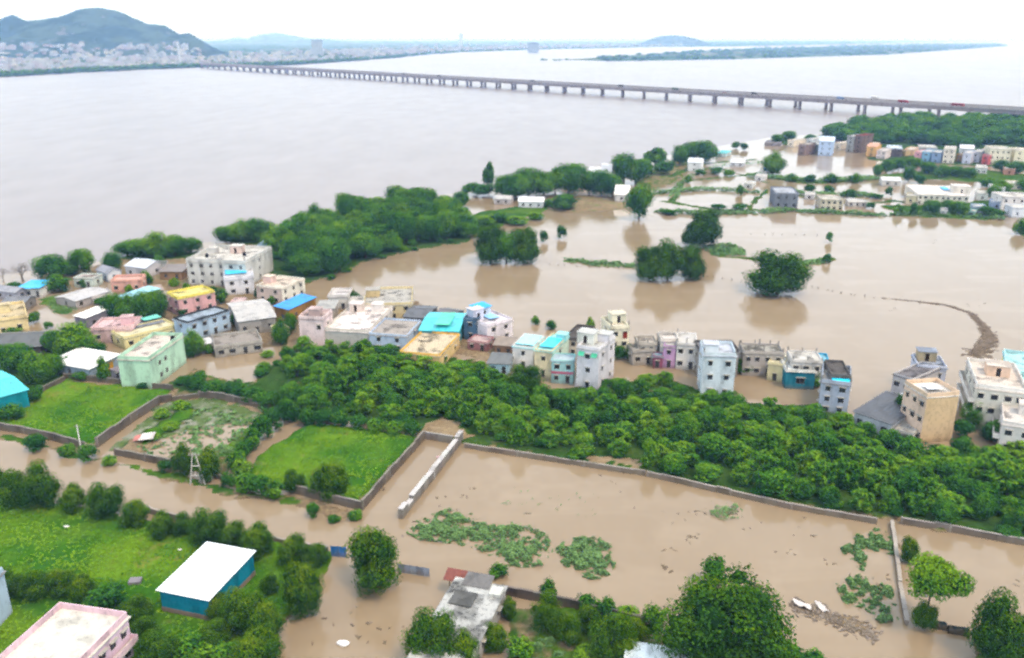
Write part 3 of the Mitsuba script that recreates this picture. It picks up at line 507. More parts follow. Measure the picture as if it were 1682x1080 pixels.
row([(1276, 236, 22, 16, 'broad_c'), (1296, 232, 26, 18, 'broad_a'), (1330, 236, 20, 16, 'broad_c')], 'dark tree behind the narrow drowned houses', 'tree', 'trees behind narrow drowned houses')
row([(1640, 196, 30, 22, 'broad_c'), (1586, 200, 14, 14, 'broad_c'), (1662, 200, 26, 16, 'broad_c')], 'dark tree at the landing of the bridge', 'tree', 'trees at the bridge landing')
# small river bank groups
row([(210, 420, 46, 26, 'broad_a'), (236, 424, 46, 34, 'broad_a'), (262, 424, 54, 44, 'broad_d'), (288, 422, 44, 36, 'broad_a'), (314, 416, 40, 26, 'broad_c')], 'tree in the green clump on the left river bank', 'tree', 'green clump on the left bank')
row([(372, 396, 40, 26, 'broad_a'), (396, 398, 46, 38, 'broad_b'), (422, 398, 44, 40, 'broad_c'), (442, 392, 28, 28, 'broad_a')], 'tree in the clump behind the large grey block', 'tree', 'clump behind the grey block')
BARE = [l[0] for l in LAND if abs(l[1] - 0.66) < 1e-6]
def fill(poly, n, dmin, seed, protos, wr, hr, label, cat, grp, name, low=lambda x, y: 1.0):
    """n plants scattered over the world polygon no closer than dmin metres; label(x, y, W, H, proto)"""
    R = random.Random(seed); x0, y0, x1, y1 = poly.bounds; pts = []; made = 0; tries = 0
    while made < n and tries < n * 300:
        tries += 1; x, y = R.uniform(x0, x1), R.uniform(y0, y1)
        if not poly.contains(Point(x, y)) or any(q.contains(Point(x, y)) for q in BARE): continue
        if any((x-a)**2 + (y-b)**2 < dmin*dmin for a, b in pts): continue
        pts.append((x, y)); made += 1
        W = R.uniform(*wr); H = R.uniform(*hr) * (0.7 + 0.3 * W / wr[1]); H *= low(x, y); p = R.choice(protos)
        tree_at(x, y, float(hz(x, y)[0]) * 0.8, W, H, R.uniform(0, 360), p, label(x, y, W, H, p), cat, grp, name)
    return pts
TONE = {'a': 'dark green', 'b': 'green', 'c': 'deep green', 'd': 'light green', 'e': 'yellow green', 'f': 'feathery green'}
MARKS = [(440, 'by the brown lane'), (505, 'below tall pale pink house'), (570, 'below long cream house'), (640, 'below pale blue house'), (700, 'below orange edged terrace'), (770, 'below low dark roofed shed'), (862, 'below cyan roofed twin houses'), (960, 'below white awning house'),
         (1050, 'below grey terrace house'), (1110, 'below violet house'), (1182, 'below bluish white tower'), (1260, 'below grey veranda house'), (1320, 'below teal shop house'), (1380, 'below grey blue tower'), (1440, 'below long black roof'), (1540, 'below tan house'), (1640, 'below white edge house')]
def _tt(x, y):
    px, py = proj([x, y, 0])
    edge = np.interp(px, [430, 560, 780, 1060, 1300, 1690], [655, 688, 724, 770, 828, 886]); top = np.interp(px, [430, 600, 800, 1000, 1260, 1500, 1690], [605, 580, 620, 636, 682, 748, 756]); return (py - top) / max(edge - top, 1)
def thicket_label(x, y, W, H, p):
    px, py = proj([x, y, 0]); m = min(MARKS, key=lambda q: abs(q[0] - px))[1]
    edge = np.interp(px, [430, 560, 780, 1060, 1300, 1690], [655, 688, 724, 770, 828, 886]); top = np.interp(px, [430, 600, 800, 1000, 1260, 1500, 1690], [605, 580, 620, 636, 682, 748, 756]); t = (py - top) / max(edge - top, 1)
    return f"{'tall' if H > 5 else 'low' if H < 3.4 else 'bushy'} {TONE[p[-1]]} scrub tree, {'house side' if t < .33 else 'middle' if t < .68 else 'wall side'} of thicket, {m}"
def wood_label(x, y, W, H, p):
    px, py = proj([x, y, 0]); c = np.interp(px, [450, 520, 600, 700, 760], [436, 412, 382, 370, 380])
    return f"{'wide' if W > 12 else 'slim' if W < 10 else 'leafy'} {TONE[p[-1]]} tree, {'river' if py < c else 'pond'} side of the bank wood, {'left end' if px < 505 else 'left middle' if px < 575 else 'centre' if px < 640 else 'right middle' if px < 700 else 'right end'}"
BANKWOOD = poly_px([(452, 415), (475, 398), (520, 372), (590, 345), (640, 340), (700, 342), (735, 345), (762, 376), (765, 392), (700, 404), (640, 418), (560, 446), (515, 462), (480, 440)])
fill(BANKWOOD, 95, 5.6, 41, ['broad_a', 'broad_b', 'broad_c', 'broad_c', 'thick_a', 'broad_d'], (8, 14), (6, 13), wood_label, 'tree', 'wood between river and pond', 'tree')
THICKET = poly_px([(425, 612), (452, 600), (500, 582), (600, 582), (700, 594), (790, 612), (820, 640), (905, 655), (985, 650), (1010, 636), (1090, 630), (1150, 664), (1210, 672), (1260, 680), (1345, 690), (1420, 716), (1500, 752), (1580, 748), (1690, 752), (1800, 790), (1850, 900), (1690, 884), (1460, 850), (1300, 826), (1200, 804), (1060, 768), (960, 752), (780, 722), (700, 700), (560, 686), (505, 684), (450, 664), (500, 645), (520, 630)])
THICK_PTS = fill(THICKET, 292, 4.5, 42, ['thick_a', 'thick_b', 'thick_c', 'thick_d', 'thick_e', 'thick_f', 'thick_e', 'thick_f'], (3.8, 7.4), (3.6, 8.2), thicket_label, 'shrub', 'scrub trees of the thicket', 'thicket_shrub', lambda x, y: 0.58 if _tt(x, y) < .33 else 0.82)  # bushy scrub trees, each with its own trunk
# what grows between the thicket trees: one mass
def undergrowth(name, poly, n, seed, label, proto='bush_b', w=(2.5, 4.5), h=(1.2, 2.4)):
    R = random.Random(seed); x0, y0, x1, y1 = poly.bounds; i = 0
    labels[name] = {'kind': 'stuff', 'label': label, 'category': 'undergrowth'}
    while i < n:
        x, y = R.uniform(x0, x1), R.uniform(y0, y1)
        if not poly.contains(Point(x, y)) or any(q.contains(Point(x, y)) for q in BARE): continue
        i += 1; W = R.uniform(*w)
        scene[f'{name}__{i:03d}'] = {'type': 'instance', 'g': {'type': 'ref', 'id': R.choice([proto, 'bush_a', 'bush_b'])}, 'to_world': T().translate([x, y, float(hz(x, y)[0]) - 0.2]).rotate([0, 0, 1], R.uniform(0, 360)).scale([W, W, R.uniform(*h)])}
undergrowth('undergrowth', THICKET.buffer(2), 260, 43, 'low scrub filling the gaps of the dense thicket')
undergrowth('bank_undergrowth', BANKWOOD.buffer(4), 110, 44, 'low scrub under the wood between river and pond')
WOODLAND = poly_px([(1345, 221), (1400, 208), (1500, 198), (1600, 199), (1700, 196), (1800, 205), (1800, 246), (1640, 240), (1560, 243), (1480, 234), (1420, 240)])
R_ = random.Random(45); x0, y0, x1, y1 = WOODLAND.bounds; i = 0
labels['woodland'] = {'kind': 'stuff', 'label': 'dense green wood behind the right-hand village', 'category': 'wood'}
while i < 330:
    x, y = R_.uniform(x0, x1), R_.uniform(y0, y1)
    if not WOODLAND.contains(Point(x, y)): continue
    i += 1; W = R_.uniform(13, 20)
    scene[f'woodland__{i:03d}'] = {'type': 'instance', 'g': {'type': 'ref', 'id': R_.choice(['thick_a', 'thick_c', 'thick_a', 'thick_b'])}, 'to_world': T().translate([x, y, 0.2]).rotate([0, 0, 1], R_.uniform(0, 360)).scale([W, W, R_.uniform(6, 11)])}
# ------------------------------------------------------------------ houses
FRAME = lin('d8d4cc')
def facade(mb, o, u, W, z0, z1, wins, col, reveal=0.16):
    """one wall seen from outside, its left end at o running W metres along u, with real openings"""
    o, u = np.asarray(o, float), np.asarray(u, float); n = np.array([u[1], -u[0], 0]); U = np.array([u[0], u[1], 0])
    P = lambda x, z, d=0.0: np.array([o[0], o[1], 0]) + U * x - n * d + np.array([0, 0, z])
    wins = [w for w in wins if w[0] > 0.1 and w[2] < W - 0.1 and w[3] < z1 - 0.1]
    xs = sorted({0.0, W, *[w[0] for w in wins], *[w[2] for w in wins]}); zs = sorted({z0, z1, *[w[1] for w in wins], *[w[3] for w in wins]})
    for a, b in zip(xs, xs[1:]):
        run = None
        for c, d in zip(zs, zs[1:]):
            hole = any(w[0] <= (a+b)/2 <= w[2] and w[1] <= (c+d)/2 <= w[3] for w in wins)
            if hole:
                if run is not None: mb.quad(P(a, run), P(b, run), P(b, c), P(a, c), col); run = None
            elif run is None: run = c
        if run is not None: mb.quad(P(a, run), P(b, run), P(b, z1), P(a, z1), col)
    for a, c, b, d in wins:
        for q in ((P(a, c), P(b, c), P(b, c, reveal), P(a, c, reveal)), (P(a, d, reveal), P(b, d, reveal), P(b, d), P(a, d)), (P(a, c), P(a, c, reveal), P(a, d, reveal), P(a, d)), (P(b, c, reveal), P(b, c), P(b, d), P(b, d, reveal))): mb.quad(*q, col)
    return P, wins
def add_window(k, P, w, detail, frame, shade):
    a, c, b, d = w; door = d - c > 1.8
    key = part(k, 'door' if door else 'window')
    if not detail:
        MB().quad(P(a, c, .13), P(b, c, .13), P(b, d, .13), P(a, d, .13), lin('1c1e20'), 0).put(key, 'glass'); return
    m = MB(); t = 0.07
    for x0, z0, x1, z1 in ((a, c, a+t, d), (b-t, c, b, d), (a+t, c, b-t, c+t), (a+t, d-t, b-t, d), ((a+b)/2-.025, c+t, (a+b)/2+.025, d-t)):
        m.box(P(x0, z0, .11), P(x1, z0, .11) - P(x0, z0, .11), [0, 0, z1-z0], P(0, 0, .03) - P(0, 0, .11), frame)
    m.put(key)
    MB().quad(P(a, c, .10), P(b, c, .10), P(b, d, .10), P(a, d, .10), lin('1c1e20'), 0).put(part(key, 'pane'), 'glass')
    if shade is not None:
        MB().box(P(a-.15, d+.06, .02), P(b+.15, d+.06, .02) - P(a-.15, d+.06, .02), [0, 0, .08], P(0, 0, -.5) - P(0, 0, .02), shade).put(part(key, 'sunshade'))
def corr(m, a, b, c, d, col, n, amp=0.05, th=0.05):
    """corrugated sheet a-b (eaves) to d-c (ridge) with n waves along a-b"""
    a, b, c, d = map(np.asarray, (a, b, c, d)); nn = np.cross(b - a, d - a); nn = nn / np.linalg.norm(nn); nn = nn if nn[2] > 0 else -nn
    n = int(max(2, min(n, 90))); t = np.linspace(0, 1, 2 * n + 1)[:, None]; z = (np.arange(2 * n + 1) % 2)[:, None] * amp * nn
    lo, hi = a + (b - a) * t + z, d + (c - d) * t + z
    for s, sg in ((th, 1), (0, -1)):
        V = np.vstack([lo + nn * s, hi + nn * s]); k = 2 * n + 1; i = np.arange(2 * n)
        f = np.column_stack([i, i+1, i+1+k, i+k]); m.add(V, f if sg > 0 else f[:, ::-1], col)
    m.quad(lo[0], lo[0] + nn*th, hi[0] + nn*th, hi[0], col); m.quad(lo[-1], hi[-1], hi[-1] + nn*th, lo[-1] + nn*th, col)
    m.quad(lo[0], lo[-1], lo[-1] + nn*th, lo[0] + nn*th, col)
HOUSE = {}
def house(label, A, B, yb, C, col, roofc='c4beb4', nm='house', name='house', cat='house', par=0.75, fw=2, lw=1, rw=1, st=None, roof='flat', h=None, depth=None, frame='8a8478', shade=True, ww=1.15, wh=1.25,
          tower=(), tank=(), tarp=(), bal=(), cols=0, band=None, front=None, left=None, right=None, plinth=None, door=True, rise=1.1, grp=None, over=0.25, parc=None, sheet_c=None, seed=0, sidebal=()):
    """A, B: left and right upper corners of the wall turned to us, C: a point of the roof's far edge, yb: row where the wall's middle meets water or ground"""
    mid = ((A[0] + B[0]) / 2, (A[1] + B[1]) / 2)
    if h is None: h = height_from(G(mid[0], yb), mid[1])
    a, b = G(*A, h)[:2], G(*B, h)[:2]
    W = np.linalg.norm(b - a); u = (b - a) / W; n = np.array([-u[1], u[0]])
    D = depth if depth else max(3.0, abs((G(*C, h)[:2] - a) @ n))
    k = thing(name, label, cat, grp); R = random.Random(len(k) * 31 + int(A[0]) + seed)
    U, N = np.array([u[0], u[1], 0]), np.array([n[0], n[1], 0]); col, rc = lin(col), lin(roofc); a3 = np.array([a[0], a[1], 0])
    HOUSE[k] = (a3, U, N, W, D, h)
    dist = np.linalg.norm(a3 - [0, 0, CAMZ]); detail = dist < 420; shc = lin('bdb7ad') if (shade and detail) else None
    flat = roof == 'flat'; par = par if flat else 0
    zd = h - par - (0.15 if flat else 0); ns = st or max(1, int(round(zd / 3.2)))
    fh = zd / ns
    def auto(Wd, nw, door=False):
        out = []
        for s in range(ns):
            for i in range(nw):
                c = Wd * (i + 0.5) / nw + R.uniform(-.2, .2); w = ww * R.uniform(.85, 1.15); z = s * fh + max(0.7, fh * 0.32)
                if door and s == 0 and i == nw // 2: out.append((c - .5, 0.15, c + .5, 2.2)); continue
                out.append((c - w/2, z, c + w/2, min(z + wh, (s+1)*fh - .3)))
        return [o for o in out if o[3] - o[1] > 0.5]
    m = MB(); fr = lin(frame)
    back = a3 + U * W + N * D
    sides = [(a3, U, W, auto(W, fw, door) if isinstance(fw, int) else fw, lin(front) if front else col, shc), (a3 + U*W, N, D, auto(D, rw) if isinstance(rw, int) else rw, lin(right) if right else col, shc),
             (back, -U, W, auto(W, 2), col, None), (a3 + N*D, -N, D, auto(D, lw) if isinstance(lw, int) else lw, lin(left) if left else col, shc)]
    jobs = []
    for o, d, L, wl, c, sh in sides:
        P, ok = facade(m, o, d, L, -0.8, zd, wl, c); jobs += [(P, w, sh) for w in ok]
    if plinth: m.box(a3 - U*.06 - N*.06 + [0, 0, -.5], U*(W+.12), N*(D+.12), [0, 0, plinth[1] + .5], lin(plinth[0]))
    if not flat:
        if roof == 'gable': 
            for o in (a3, a3 + U*W): m.add([o + [0, 0, zd], o + N*D + [0, 0, zd], o + N*D/2 + [0, 0, zd + rise - .02]], [[0, 1, 2]], col)
        else:
            for o in (a3, a3 + U*W): m.add([o + [0, 0, zd], o + N*D + [0, 0, zd], o + N*D + [0, 0, zd + rise - .02]], [[0, 1, 2]], col)
            m.quad(a3 + N*D + [0, 0, zd], a3 + N*D + [0, 0, zd + rise - .02], back + [0, 0, zd + rise - .02], back + [0, 0, zd], col)
    m.put(part(k, 'wall'))
    for P, w, sh in jobs: add_window(k, P, w, detail, fr, sh)
    rk = part(k, 'roof'); m = MB(); Z = lambda z: np.array([0, 0, z])
    if flat:
        m.box(a3 - U*over - N*over + Z(zd), U*(W+2*over), N*(D+2*over), Z(0.15), rc, 1 if 'pink terrace' in label else 2).put(rk)
        if par > 0.1:
            p = MB(); t = 0.16; pc = lin(parc) if parc else col; zz = zd + 0.15
            for o, x, y in ((a3, U*W, N*t), (a3 + N*(D-t), U*W, N*t), (a3 + N*t, U*t, N*(D-2*t)), (a3 + N*t + U*(W-t), U*t, N*(D-2*t))): p.box(o + Z(zz), x, y, Z(par), pc)
            p.put(part(rk, 'parapet'))
    else:
        sc = lin(sheet_c or roofc); o = 0.45; nw = W / (0.9 if detail else 2.5)
        e0, e1 = a3 - U*o - N*o*.8, a3 + U*(W+o) - N*o*.8
        if roof == 'gable':
            dz = rise / (D/2) * o * .8; rd0, rd1 = a3 - U*o + N*D/2 + Z(zd + rise), a3 + U*(W+o) + N*D/2 + Z(zd + rise)
            corr(m, e0 + Z(zd - dz), e1 + Z(zd - dz), rd1, rd0, sc, nw)
            f0, f1 = a3 - U*o + N*(D + o*.8), a3 + U*(W+o) + N*(D + o*.8)
            corr(m, f1 + Z(zd - dz), f0 + Z(zd - dz), rd0, rd1, sc, nw)
            m.tube([rd0 + Z(.06), rd1 + Z(.06)], 0.12, sc, 6)
        else:
            dz = rise / D * o * .8
            corr(m, e0 + Z(zd - dz), e1 + Z(zd - dz), back + U*o + N*o*.8 + Z(zd + rise + dz), a3 - U*o + N*(D + o*.8) + Z(zd + rise + dz), sc, nw)
        m.put(rk, 'sheet_metal')
    top = zd + 0.15
    for s, t, w, d, hh, c in tower:
        tk = part(k, 'stair_tower'); o = a3 + U*(W*s) + N*(D*t) + Z(top)
        tm = MB(); tc = lin(c)
        P, ok = facade(tm, o, U, w, top, top + hh, [(w/2-.45, top+.05, w/2+.45, top+2.0)] if w > 2 and hh > 2.3 else [], tc)
        for oo, dd, L in ((o + U*w, N, d), (o + U*w + N*d, -U, w), (o + N*d, -N, d)): facade(tm, oo, dd, L, top, top + hh, [], tc)
        tm.put(tk)
        MB().box(o - U*.2 - N*.2 + Z(hh), U*(w+.4), N*(d+.4), Z(.13), rc).put(part(tk, 'roof_slab'))
        for w_ in ok: MB().quad(P(w_[0], w_[1], .1), P(w_[2], w_[1], .1), P(w_[2], w_[3], .1), P(w_[0], w_[3], .1), lin('3a332c')).put(part(tk, 'door'))
    for i, (s, t) in enumerate(tank):
        tk = thing('water_tank', f'black water tank on the roof of the {nm}' + ('' if len(tank) == 1 else f', {ORD[i]} from left'), 'water tank')
        c = a3 + U*(W*s) + N*(D*t) + Z(top); q = MB()
        q.tube([c, c + Z(.02), c + Z(.95), c + Z(1.15), c + Z(1.2)], [.55, .58, .58, .35, .2], lin('1d1d20'), 14).put(part(tk, 'barrel'))
        MB().tube([c + Z(1.2), c + Z(1.3)], .2, lin('1d1d20'), 10).put(part(tk, 'lid'))
    for s0, t0, s1, t1, c, lab in tarp:
        tk = thing('tarpaulin', lab, 'tarpaulin'); gx_, gy_ = np.meshgrid(np.linspace(s0, s1, 9), np.linspace(t0, t1, 9))
        q = a3 + gx_.ravel()[:, None]*W*U + gy_.ravel()[:, None]*D*N
        zz = top + 0.35 + 0.35 * meshkit.fbm(q * 0.9, 2, int(A[0])) + (0 if flat else rise * 0.6)
        q[:, 2] = zz; i = (np.arange(8)[:, None] * 9 + np.arange(8)).ravel(); f = np.column_stack([i, i+1, i+10, i+9])
        MB().add(q, f, lin(c), 0.4).add(q - Z(.03), f[:, ::-1], lin(c), 0.4).put(tk, 'sheet_metal')
    for s in bal:
        bk = part(k, 'balcony'); z = s * fh; o = a3 - N*1.1 + Z(z - .12)
        MB().box(o, U*W, N*1.08, Z(.12), rc).put(bk)
        q = MB(); 
        for oo, x, y in ((o + Z(.12), U*W, N*.1), (o + N*.1 + Z(.12), U*.1, N*.95), (o + N*.1 + U*(W-.1) + Z(.12), U*.1, N*.95)): q.box(oo, x, y, Z(.85), lin(parc) if parc else col)
        q.put(part(bk, 'railing'))
    for s in sidebal:
        bk = part(k, 'balcony'); z = s * fh; o = a3 - U*1.2 + Z(z - .12)
        MB().box(o, U*1.18, N*D, Z(.12), rc).put(bk)
        q = MB()
        for oo, x, y in ((o + Z(.12), U*.1, N*D), (o + U*.1 + Z(.12), U*1.05, N*.1), (o + U*.1 + N*(D-.1) + Z(.12), U*1.05, N*.1)): q.box(oo, x, y, Z(.95), lin(parc) if parc else col)
        q.put(part(bk, 'railing'))
    for i in range(cols):
        s, t = [(0.02, .03), (.98, .03), (.5, .03), (.02, .97), (.98, .97), (.5, .97)][i]
        MB().box(a3 + U*(W*s - .12) + N*(D*t - .12) + Z(top + par), U*.25, N*.25, Z(R.uniform(.7, 1.3)), lin('8c8880')).put(part(k, 'column'))
    if band: 
        z = band[1] * fh
        MB().box(a3 - U*.08 - N*.12 + Z(z - .3), U*(W+.16), N*.1, Z(.65), lin(band[0])).put(part(k, 'painted_band'))
    return k
def tin(label, *a, **kw):
    kw.setdefault('name', 'shed'); kw.setdefault('cat', 'shed'); kw.setdefault('shade', False); kw.setdefault('roof', 'gable')
    return house(label, *a, **kw)
# --- nearest buildings
house('pink terrace house with a white stained flat roof and pink parapet, bottom left', (92, 1120), (208, 1004), 1100, (100, 986), 'e3c8d6', 'dcd8cc', 'pink terrace house', h=7.6, fw=6, lw=0, rw=2, parc='e6c6d0', par=0.9, over=0.3, st=2, bal=(1,))
house('pale blue rendered house cut off by the left edge', (-70, 1010), (4, 931), 1040, (-60, 890), 'b9cbdd', 'b0b0ae', 'pale blue house at the left edge', h=8.3, fw=[(6.5, 1.0, 7.5, 2.2)], rw=0, shade=False)
k = tin('teal metal shed with a white roof on the lawn', (262, 968), (341, 984), 1012, (402, 908), '1c87a0', 'fdfdfd', 'teal shed', h=4.4, fw=0, lw=0, rw=0, roof='mono', rise=0.5, plinth=('8d7f74', 1.5), sheet_c='f4f6f6', door=False, over=.1)
k = house('grey concrete roofed house in the drowned yard with a red tiled lean-to', (660, 1100), (752, 1120), 1130, (822, 962), 'b4b0aa', 'bdbcb8', 'concrete roofed house', h=3.7, par=0, fw=2, rw=3, over=0.3)
a3, U, N, W, D, h_ = HOUSE[k]
m = MB(); o = a3 + N*(D*0.93) + np.array([0, 0, h_ + .02]); corr(m, o + U*W*.16, o + U*W*.72, o + U*W*.72 + N*3 + [0, 0, .35], o + U*W*.16 + N*3 + [0, 0, .35], lin('6e6a66'), 16); m.put(part(k, 'roof__grey_sheet'), 'sheet_metal')
m = MB(); o = a3 + N*(D + .32); corr(m, o - U*2.4 + [0, 0, 2.7], o + U*2.2 + [0, 0, 2.7], o + U*2.2 + N*2.2 + [0, 0, 3.4], o - U*2.4 + N*2.2 + [0, 0, 3.4], lin('8a5a50'), 14); rt = part(k, 'tiled_lean_to'); m.put(rt)
for i in (0, 1): MB().box(o - U*(2.2 - 4.2*i) + N*2.0 + [0, 0, -.5], U*.15, N*.15, [0, 0, 3.8], lin('7b6a58')).put(part(rt, 'post'))
m = MB(); o = a3 + U*(W*.12) + N*(D*.70) + [0, 0, h_ + .03]; m.box(o, U*3.4, N*3.2, [0, 0, .22], lin('6b6867')).put(part(k, 'roof__roof_slab'))
m = MB(); m.box(a3 + U*(W*.78) + N*(D*.86) + [0, 0, h_ + .03], U*W*.22, N*2.0, [0, 0, .5], lin('e9e6e0')).put(part(k, 'roof__white_slab'))
tin('low shed with a pale blue white sheet roof at the bottom edge', (1028, 1096), (1128, 1112), 1150, (1136, 1074), 'c8ccce', 'dce6ea', 'pale sheet roofed shed', h=3.2, roof='mono', rise=.3, fw=2, rw=1, sheet_c='e6eef2', ww=.9)
# --- left village
house('mint green two storey house with four dark windows', (243, 586), (300, 546), 617, (197, 581), 'bfe3c8', 'd3c6bd', 'mint green house', fw=[(4.3, 1.3, 5.5, 2.5), (7.2, 1.3, 8.4, 2.5), (4.3, 4.4, 5.5, 5.6), (7.2, 4.4, 8.4, 5.6)], lw=0, rw=1, st=2, tank=((.8, .12),), par=0.9, shade=False)
tin('teal roofed shed cut off by the left edge', (-60, 668), (44, 640), 662, (-10, 612), '1a8f9e', '49c3c9', 'teal roofed shed', h=4.6, roof='gable', rise=.8, fw=0, rw=0, lw=0, sheet_c='3fc0c6', door=False)
tin('long white roofed shed with a pale blue wall', (80, 594), (146, 606), 612, (180, 582), 'a9b9c9', 'e8e4de', 'long white shed', h=3.1, roof='mono', rise=.5, fw=3, rw=1, sheet_c='ece9e4')
house('small ochre hut at the end of the long white shed', (150, 598), (166, 600), 614, (170, 588), 'd9a446', 'b9a890', 'ochre hut', h=2.9, par=0, fw=1, lw=0, rw=0)
house('small grey hut left of the mint green house', (181, 606), (204, 612), 626, (200, 600), 'c2bfca', '8a8488', 'small grey hut', h=2.6, par=0, fw=1)
house('long cream yellow house behind the mint green house', (202, 553), (290, 532), 560, (262, 524), 'ecdfa6', 'd9cfae', 'cream yellow house', h=3.8, fw=4, par=.6)
tin('dark grey sheet roofed shed right of the pink house with the blue tank', (215, 540), (268, 528), 548, (240, 524), '8d8a90', '6f6d72', 'dark sheet shed', h=3.4, roof='mono', rise=.4, sheet_c='75747a', tarp=((.5, .3, 1.05, .9, '6fc0ae', 'sea green tarpaulin over the dark sheet shed'),))
house('pale pink low house with a small blue tank on its terrace', (148, 538), (216, 536), 556, (196, 520), 'e7c6c6', 'dbbcbb', 'low pink house', h=4.6, fw=3, par=.7, tower=((.62, .4, 3.0, 2.5, 2.2, 'ebc4c6'),))
tin('white roofed long shed running up from the drowned lane', (122, 518), (140, 522), 534, (196, 496), '8b8792', 'eeeae6', 'white long shed in the lane', h=3.8, roof='gable', rise=.6, fw=1, rw=3, sheet_c='eae6e2')
tin('long narrow shed with a light blue sheet roof', (206, 492), (262, 474), 492, (255, 468), 'a6b2b8', '9ed2e2', 'light blue roofed shed', h=3.4, roof='mono', rise=.3, fw=3, sheet_c='96cfe2')
house('cream terrace house at the left edge with a stained roof', (-40, 528), (44, 516), 538, (0, 498), 'ead9a4', 'c9b995', 'cream terrace house', h=5.2, fw=3, par=.8, tower=((.45, .5, 3.2, 3, 2.2, 'e6d6a8'),))
tin('dark thatched looking barn with a low grey roof at the left edge', (-30, 572), (66, 568), 580, (10, 546), '57524e', '5d5a58', 'dark grey barn', h=3.2, roof='gable', rise=1.6, fw=2, sheet_c='5a5756')
house('small white house under a bright blue tarpaulin on the river bank', (38, 474), (68, 474), 488, (60, 464), 'e7e2dc', 'c9c2ba', 'small white bank house', h=3.0, fw=2, par=0, tarp=((-.35, -.2, .98, 1.25, '2fa8dc', 'bright blue tarpaulin over the small white bank house'),))
tin('grey sheet shed with a dark roof at the left edge by the bank', (-10, 476), (24, 480), 494, (10, 468), 'a7a6b2', '8e8c96', 'grey bank shed', h=3.0, roof='gable', rise=.8, sheet_c='8f8d96')
house('pale green walled small house near the bank', (120, 455), (152, 456), 473, (140, 448), 'd2e0d6', 'b9aaa4', 'pale green bank house', h=3.6, fw=2, par=.3)
tin('white gabled hut with a grey roof behind the pale green walled house', (158, 442), (176, 448), 462, (176, 436), 'dfe3ea', '9b98a2', 'white gabled hut', h=3.4, roof='gable', rise=1.2, sheet_c='8c8a94')
house('salmon house half hidden by greenery', (181, 460), (230, 458), 478, (210, 450), 'e6b2a2', 'd7ab9e', 'salmon house', h=4.4, fw=3, par=.6)
tin('grey white gabled house behind the salmon house', (205, 436), (238, 440), 456, (235, 424), 'd6d4d6', 'c6c9d2', 'grey white gabled house', h=4.0, roof='gable', rise=1.4, sheet_c='c9ccd4')
tin('brown earth walled sheds left of the large grey block', (262, 446), (298, 446), 458, (285, 436), '9c7a58', '6d625a', 'brown earth walled shed', h=3.0, roof='mono', rise=.5, sheet_c='776a62')
tin('low grey roofed row of huts beside the drowned lane', (124, 494), (178, 478), 502, (160, 468), 'b7b0ac', 'b9b3b0', 'low grey row', h=2.8, roof='gable', rise=.7, sheet_c='b4afae', fw=3)
house('pink two storey house with a yellow edged roof', (292, 488), (352, 476), 514, (276, 478), 'e5b4b4', 'd8cc86', 'pink house with the yellow roof', fw=3, lw=2, st=2, left='cfa3a3', par=.6, parc='ecdc6c', bal=())
house('light blue long house with a dark roof edge', (308, 528), (376, 508), 548, (372, 496), 'bcd2ea', 'a2aebc', 'light blue long house', h=6.2, fw=4, st=2, par=.5, parc='3b4148', over=.35)
house('large grey three storey block, the tallest of the left village', (305, 424), (402, 428), 470, (340, 400), 'd8d6d2', 'cfcac4', 'large grey block', fw=6, lw=2, st=3, tower=((.45, .6, 4, 3.5, 2.6, 'e0c6bc'), (.1, .5, 3, 3, 2, 'd9d4ce')), tank=((.2, .3), (.75, .5)), shade=False, ww=1.3, par=1.0, cols=4, frame='b8b4ae')
house('white two storey house with a cyan tarpaulin in front of the grey block', (368, 456), (416, 452), 484, (384, 438), 'e9e9ee', 'd6d9dd', 'white house by the grey block', fw=2, lw=1, st=2, tarp=((.05, .4, .8, .95, '3fbbe4', 'cyan tarpaulin on the white house by the grey block'),), tower=())
house('tiny house with a light blue roof at the edge of the wood', (420, 404), (454, 404), 420, (440, 394), 'c9b8ac', 'a9bfd6', 'tiny light blue roofed house', h=3.6, fw=2, par=.2, parc='a9c0d8')
tin('little shed with a blue sheet roof inside the wood', (481, 410), (505, 410), 418, (495, 404), '9aa2a0', '2f86c6', 'blue roofed wood shed', h=2.8, roof='mono', rise=.4, sheet_c='2f86c6')
house('cream two storey house with round dark windows above the grey sheet roofed house', (462, 472), (500, 456), 492, (432, 462), 'ece8da', 'dbcabb', 'cream corner house', fw=3, lw=2, st=2, left='dcc8bc', par=.5, tower=((.3, .7, 3, 3, 2.2, 'e8c9bc'),))
tin('open shed under a vivid blue sheet roof', (474, 508), (518, 488), 516, (512, 478), 'a97e46', '1e8fdc', 'vivid blue roofed shed', h=4.4, roof='mono', rise=.5, sheet_c='1b8ede', fw=2)
tin('grey sheet roofed house with a wide sloping roof', (392, 528), (452, 520), 548, (438, 490), 'a9a49e', 'b8b3ac', 'grey sheet roofed house', h=4.4, roof='gable', rise=1.5, sheet_c='b5b1ab', fw=3)
house('low grey half ruined house at the end of the brown lane', (352, 568), (430, 558), 588, (420, 540), 'b4aea8', '9c938b', 'half ruined house', h=3.4, fw=4, par=.7, ww=1.5, wh=1.3)
house('small pinkish hut beside the grey sheet roofed house', (377, 496), (396, 496), 514, (390, 488), 'e0c3c2', 'c9b3b0', 'small pinkish hut', h=4.0, fw=1, par=.3)
tin('low whitish hut with a rusty sheet roof below the salmon house', (240, 480), (268, 476), 488, (258, 470), 'cfc8c0', '9a7d68', 'rusty roofed hut', h=2.8, roof='mono', rise=.4, sheet_c='9b8270', fw=2)
house('low roofless looking whitish house between the salmon house and the white long shed', (150, 486), (186, 480), 494, (180, 472), 'd2cdc8', 'bfb8b2', 'roofless whitish house', h=3.0, fw=3, par=.9)
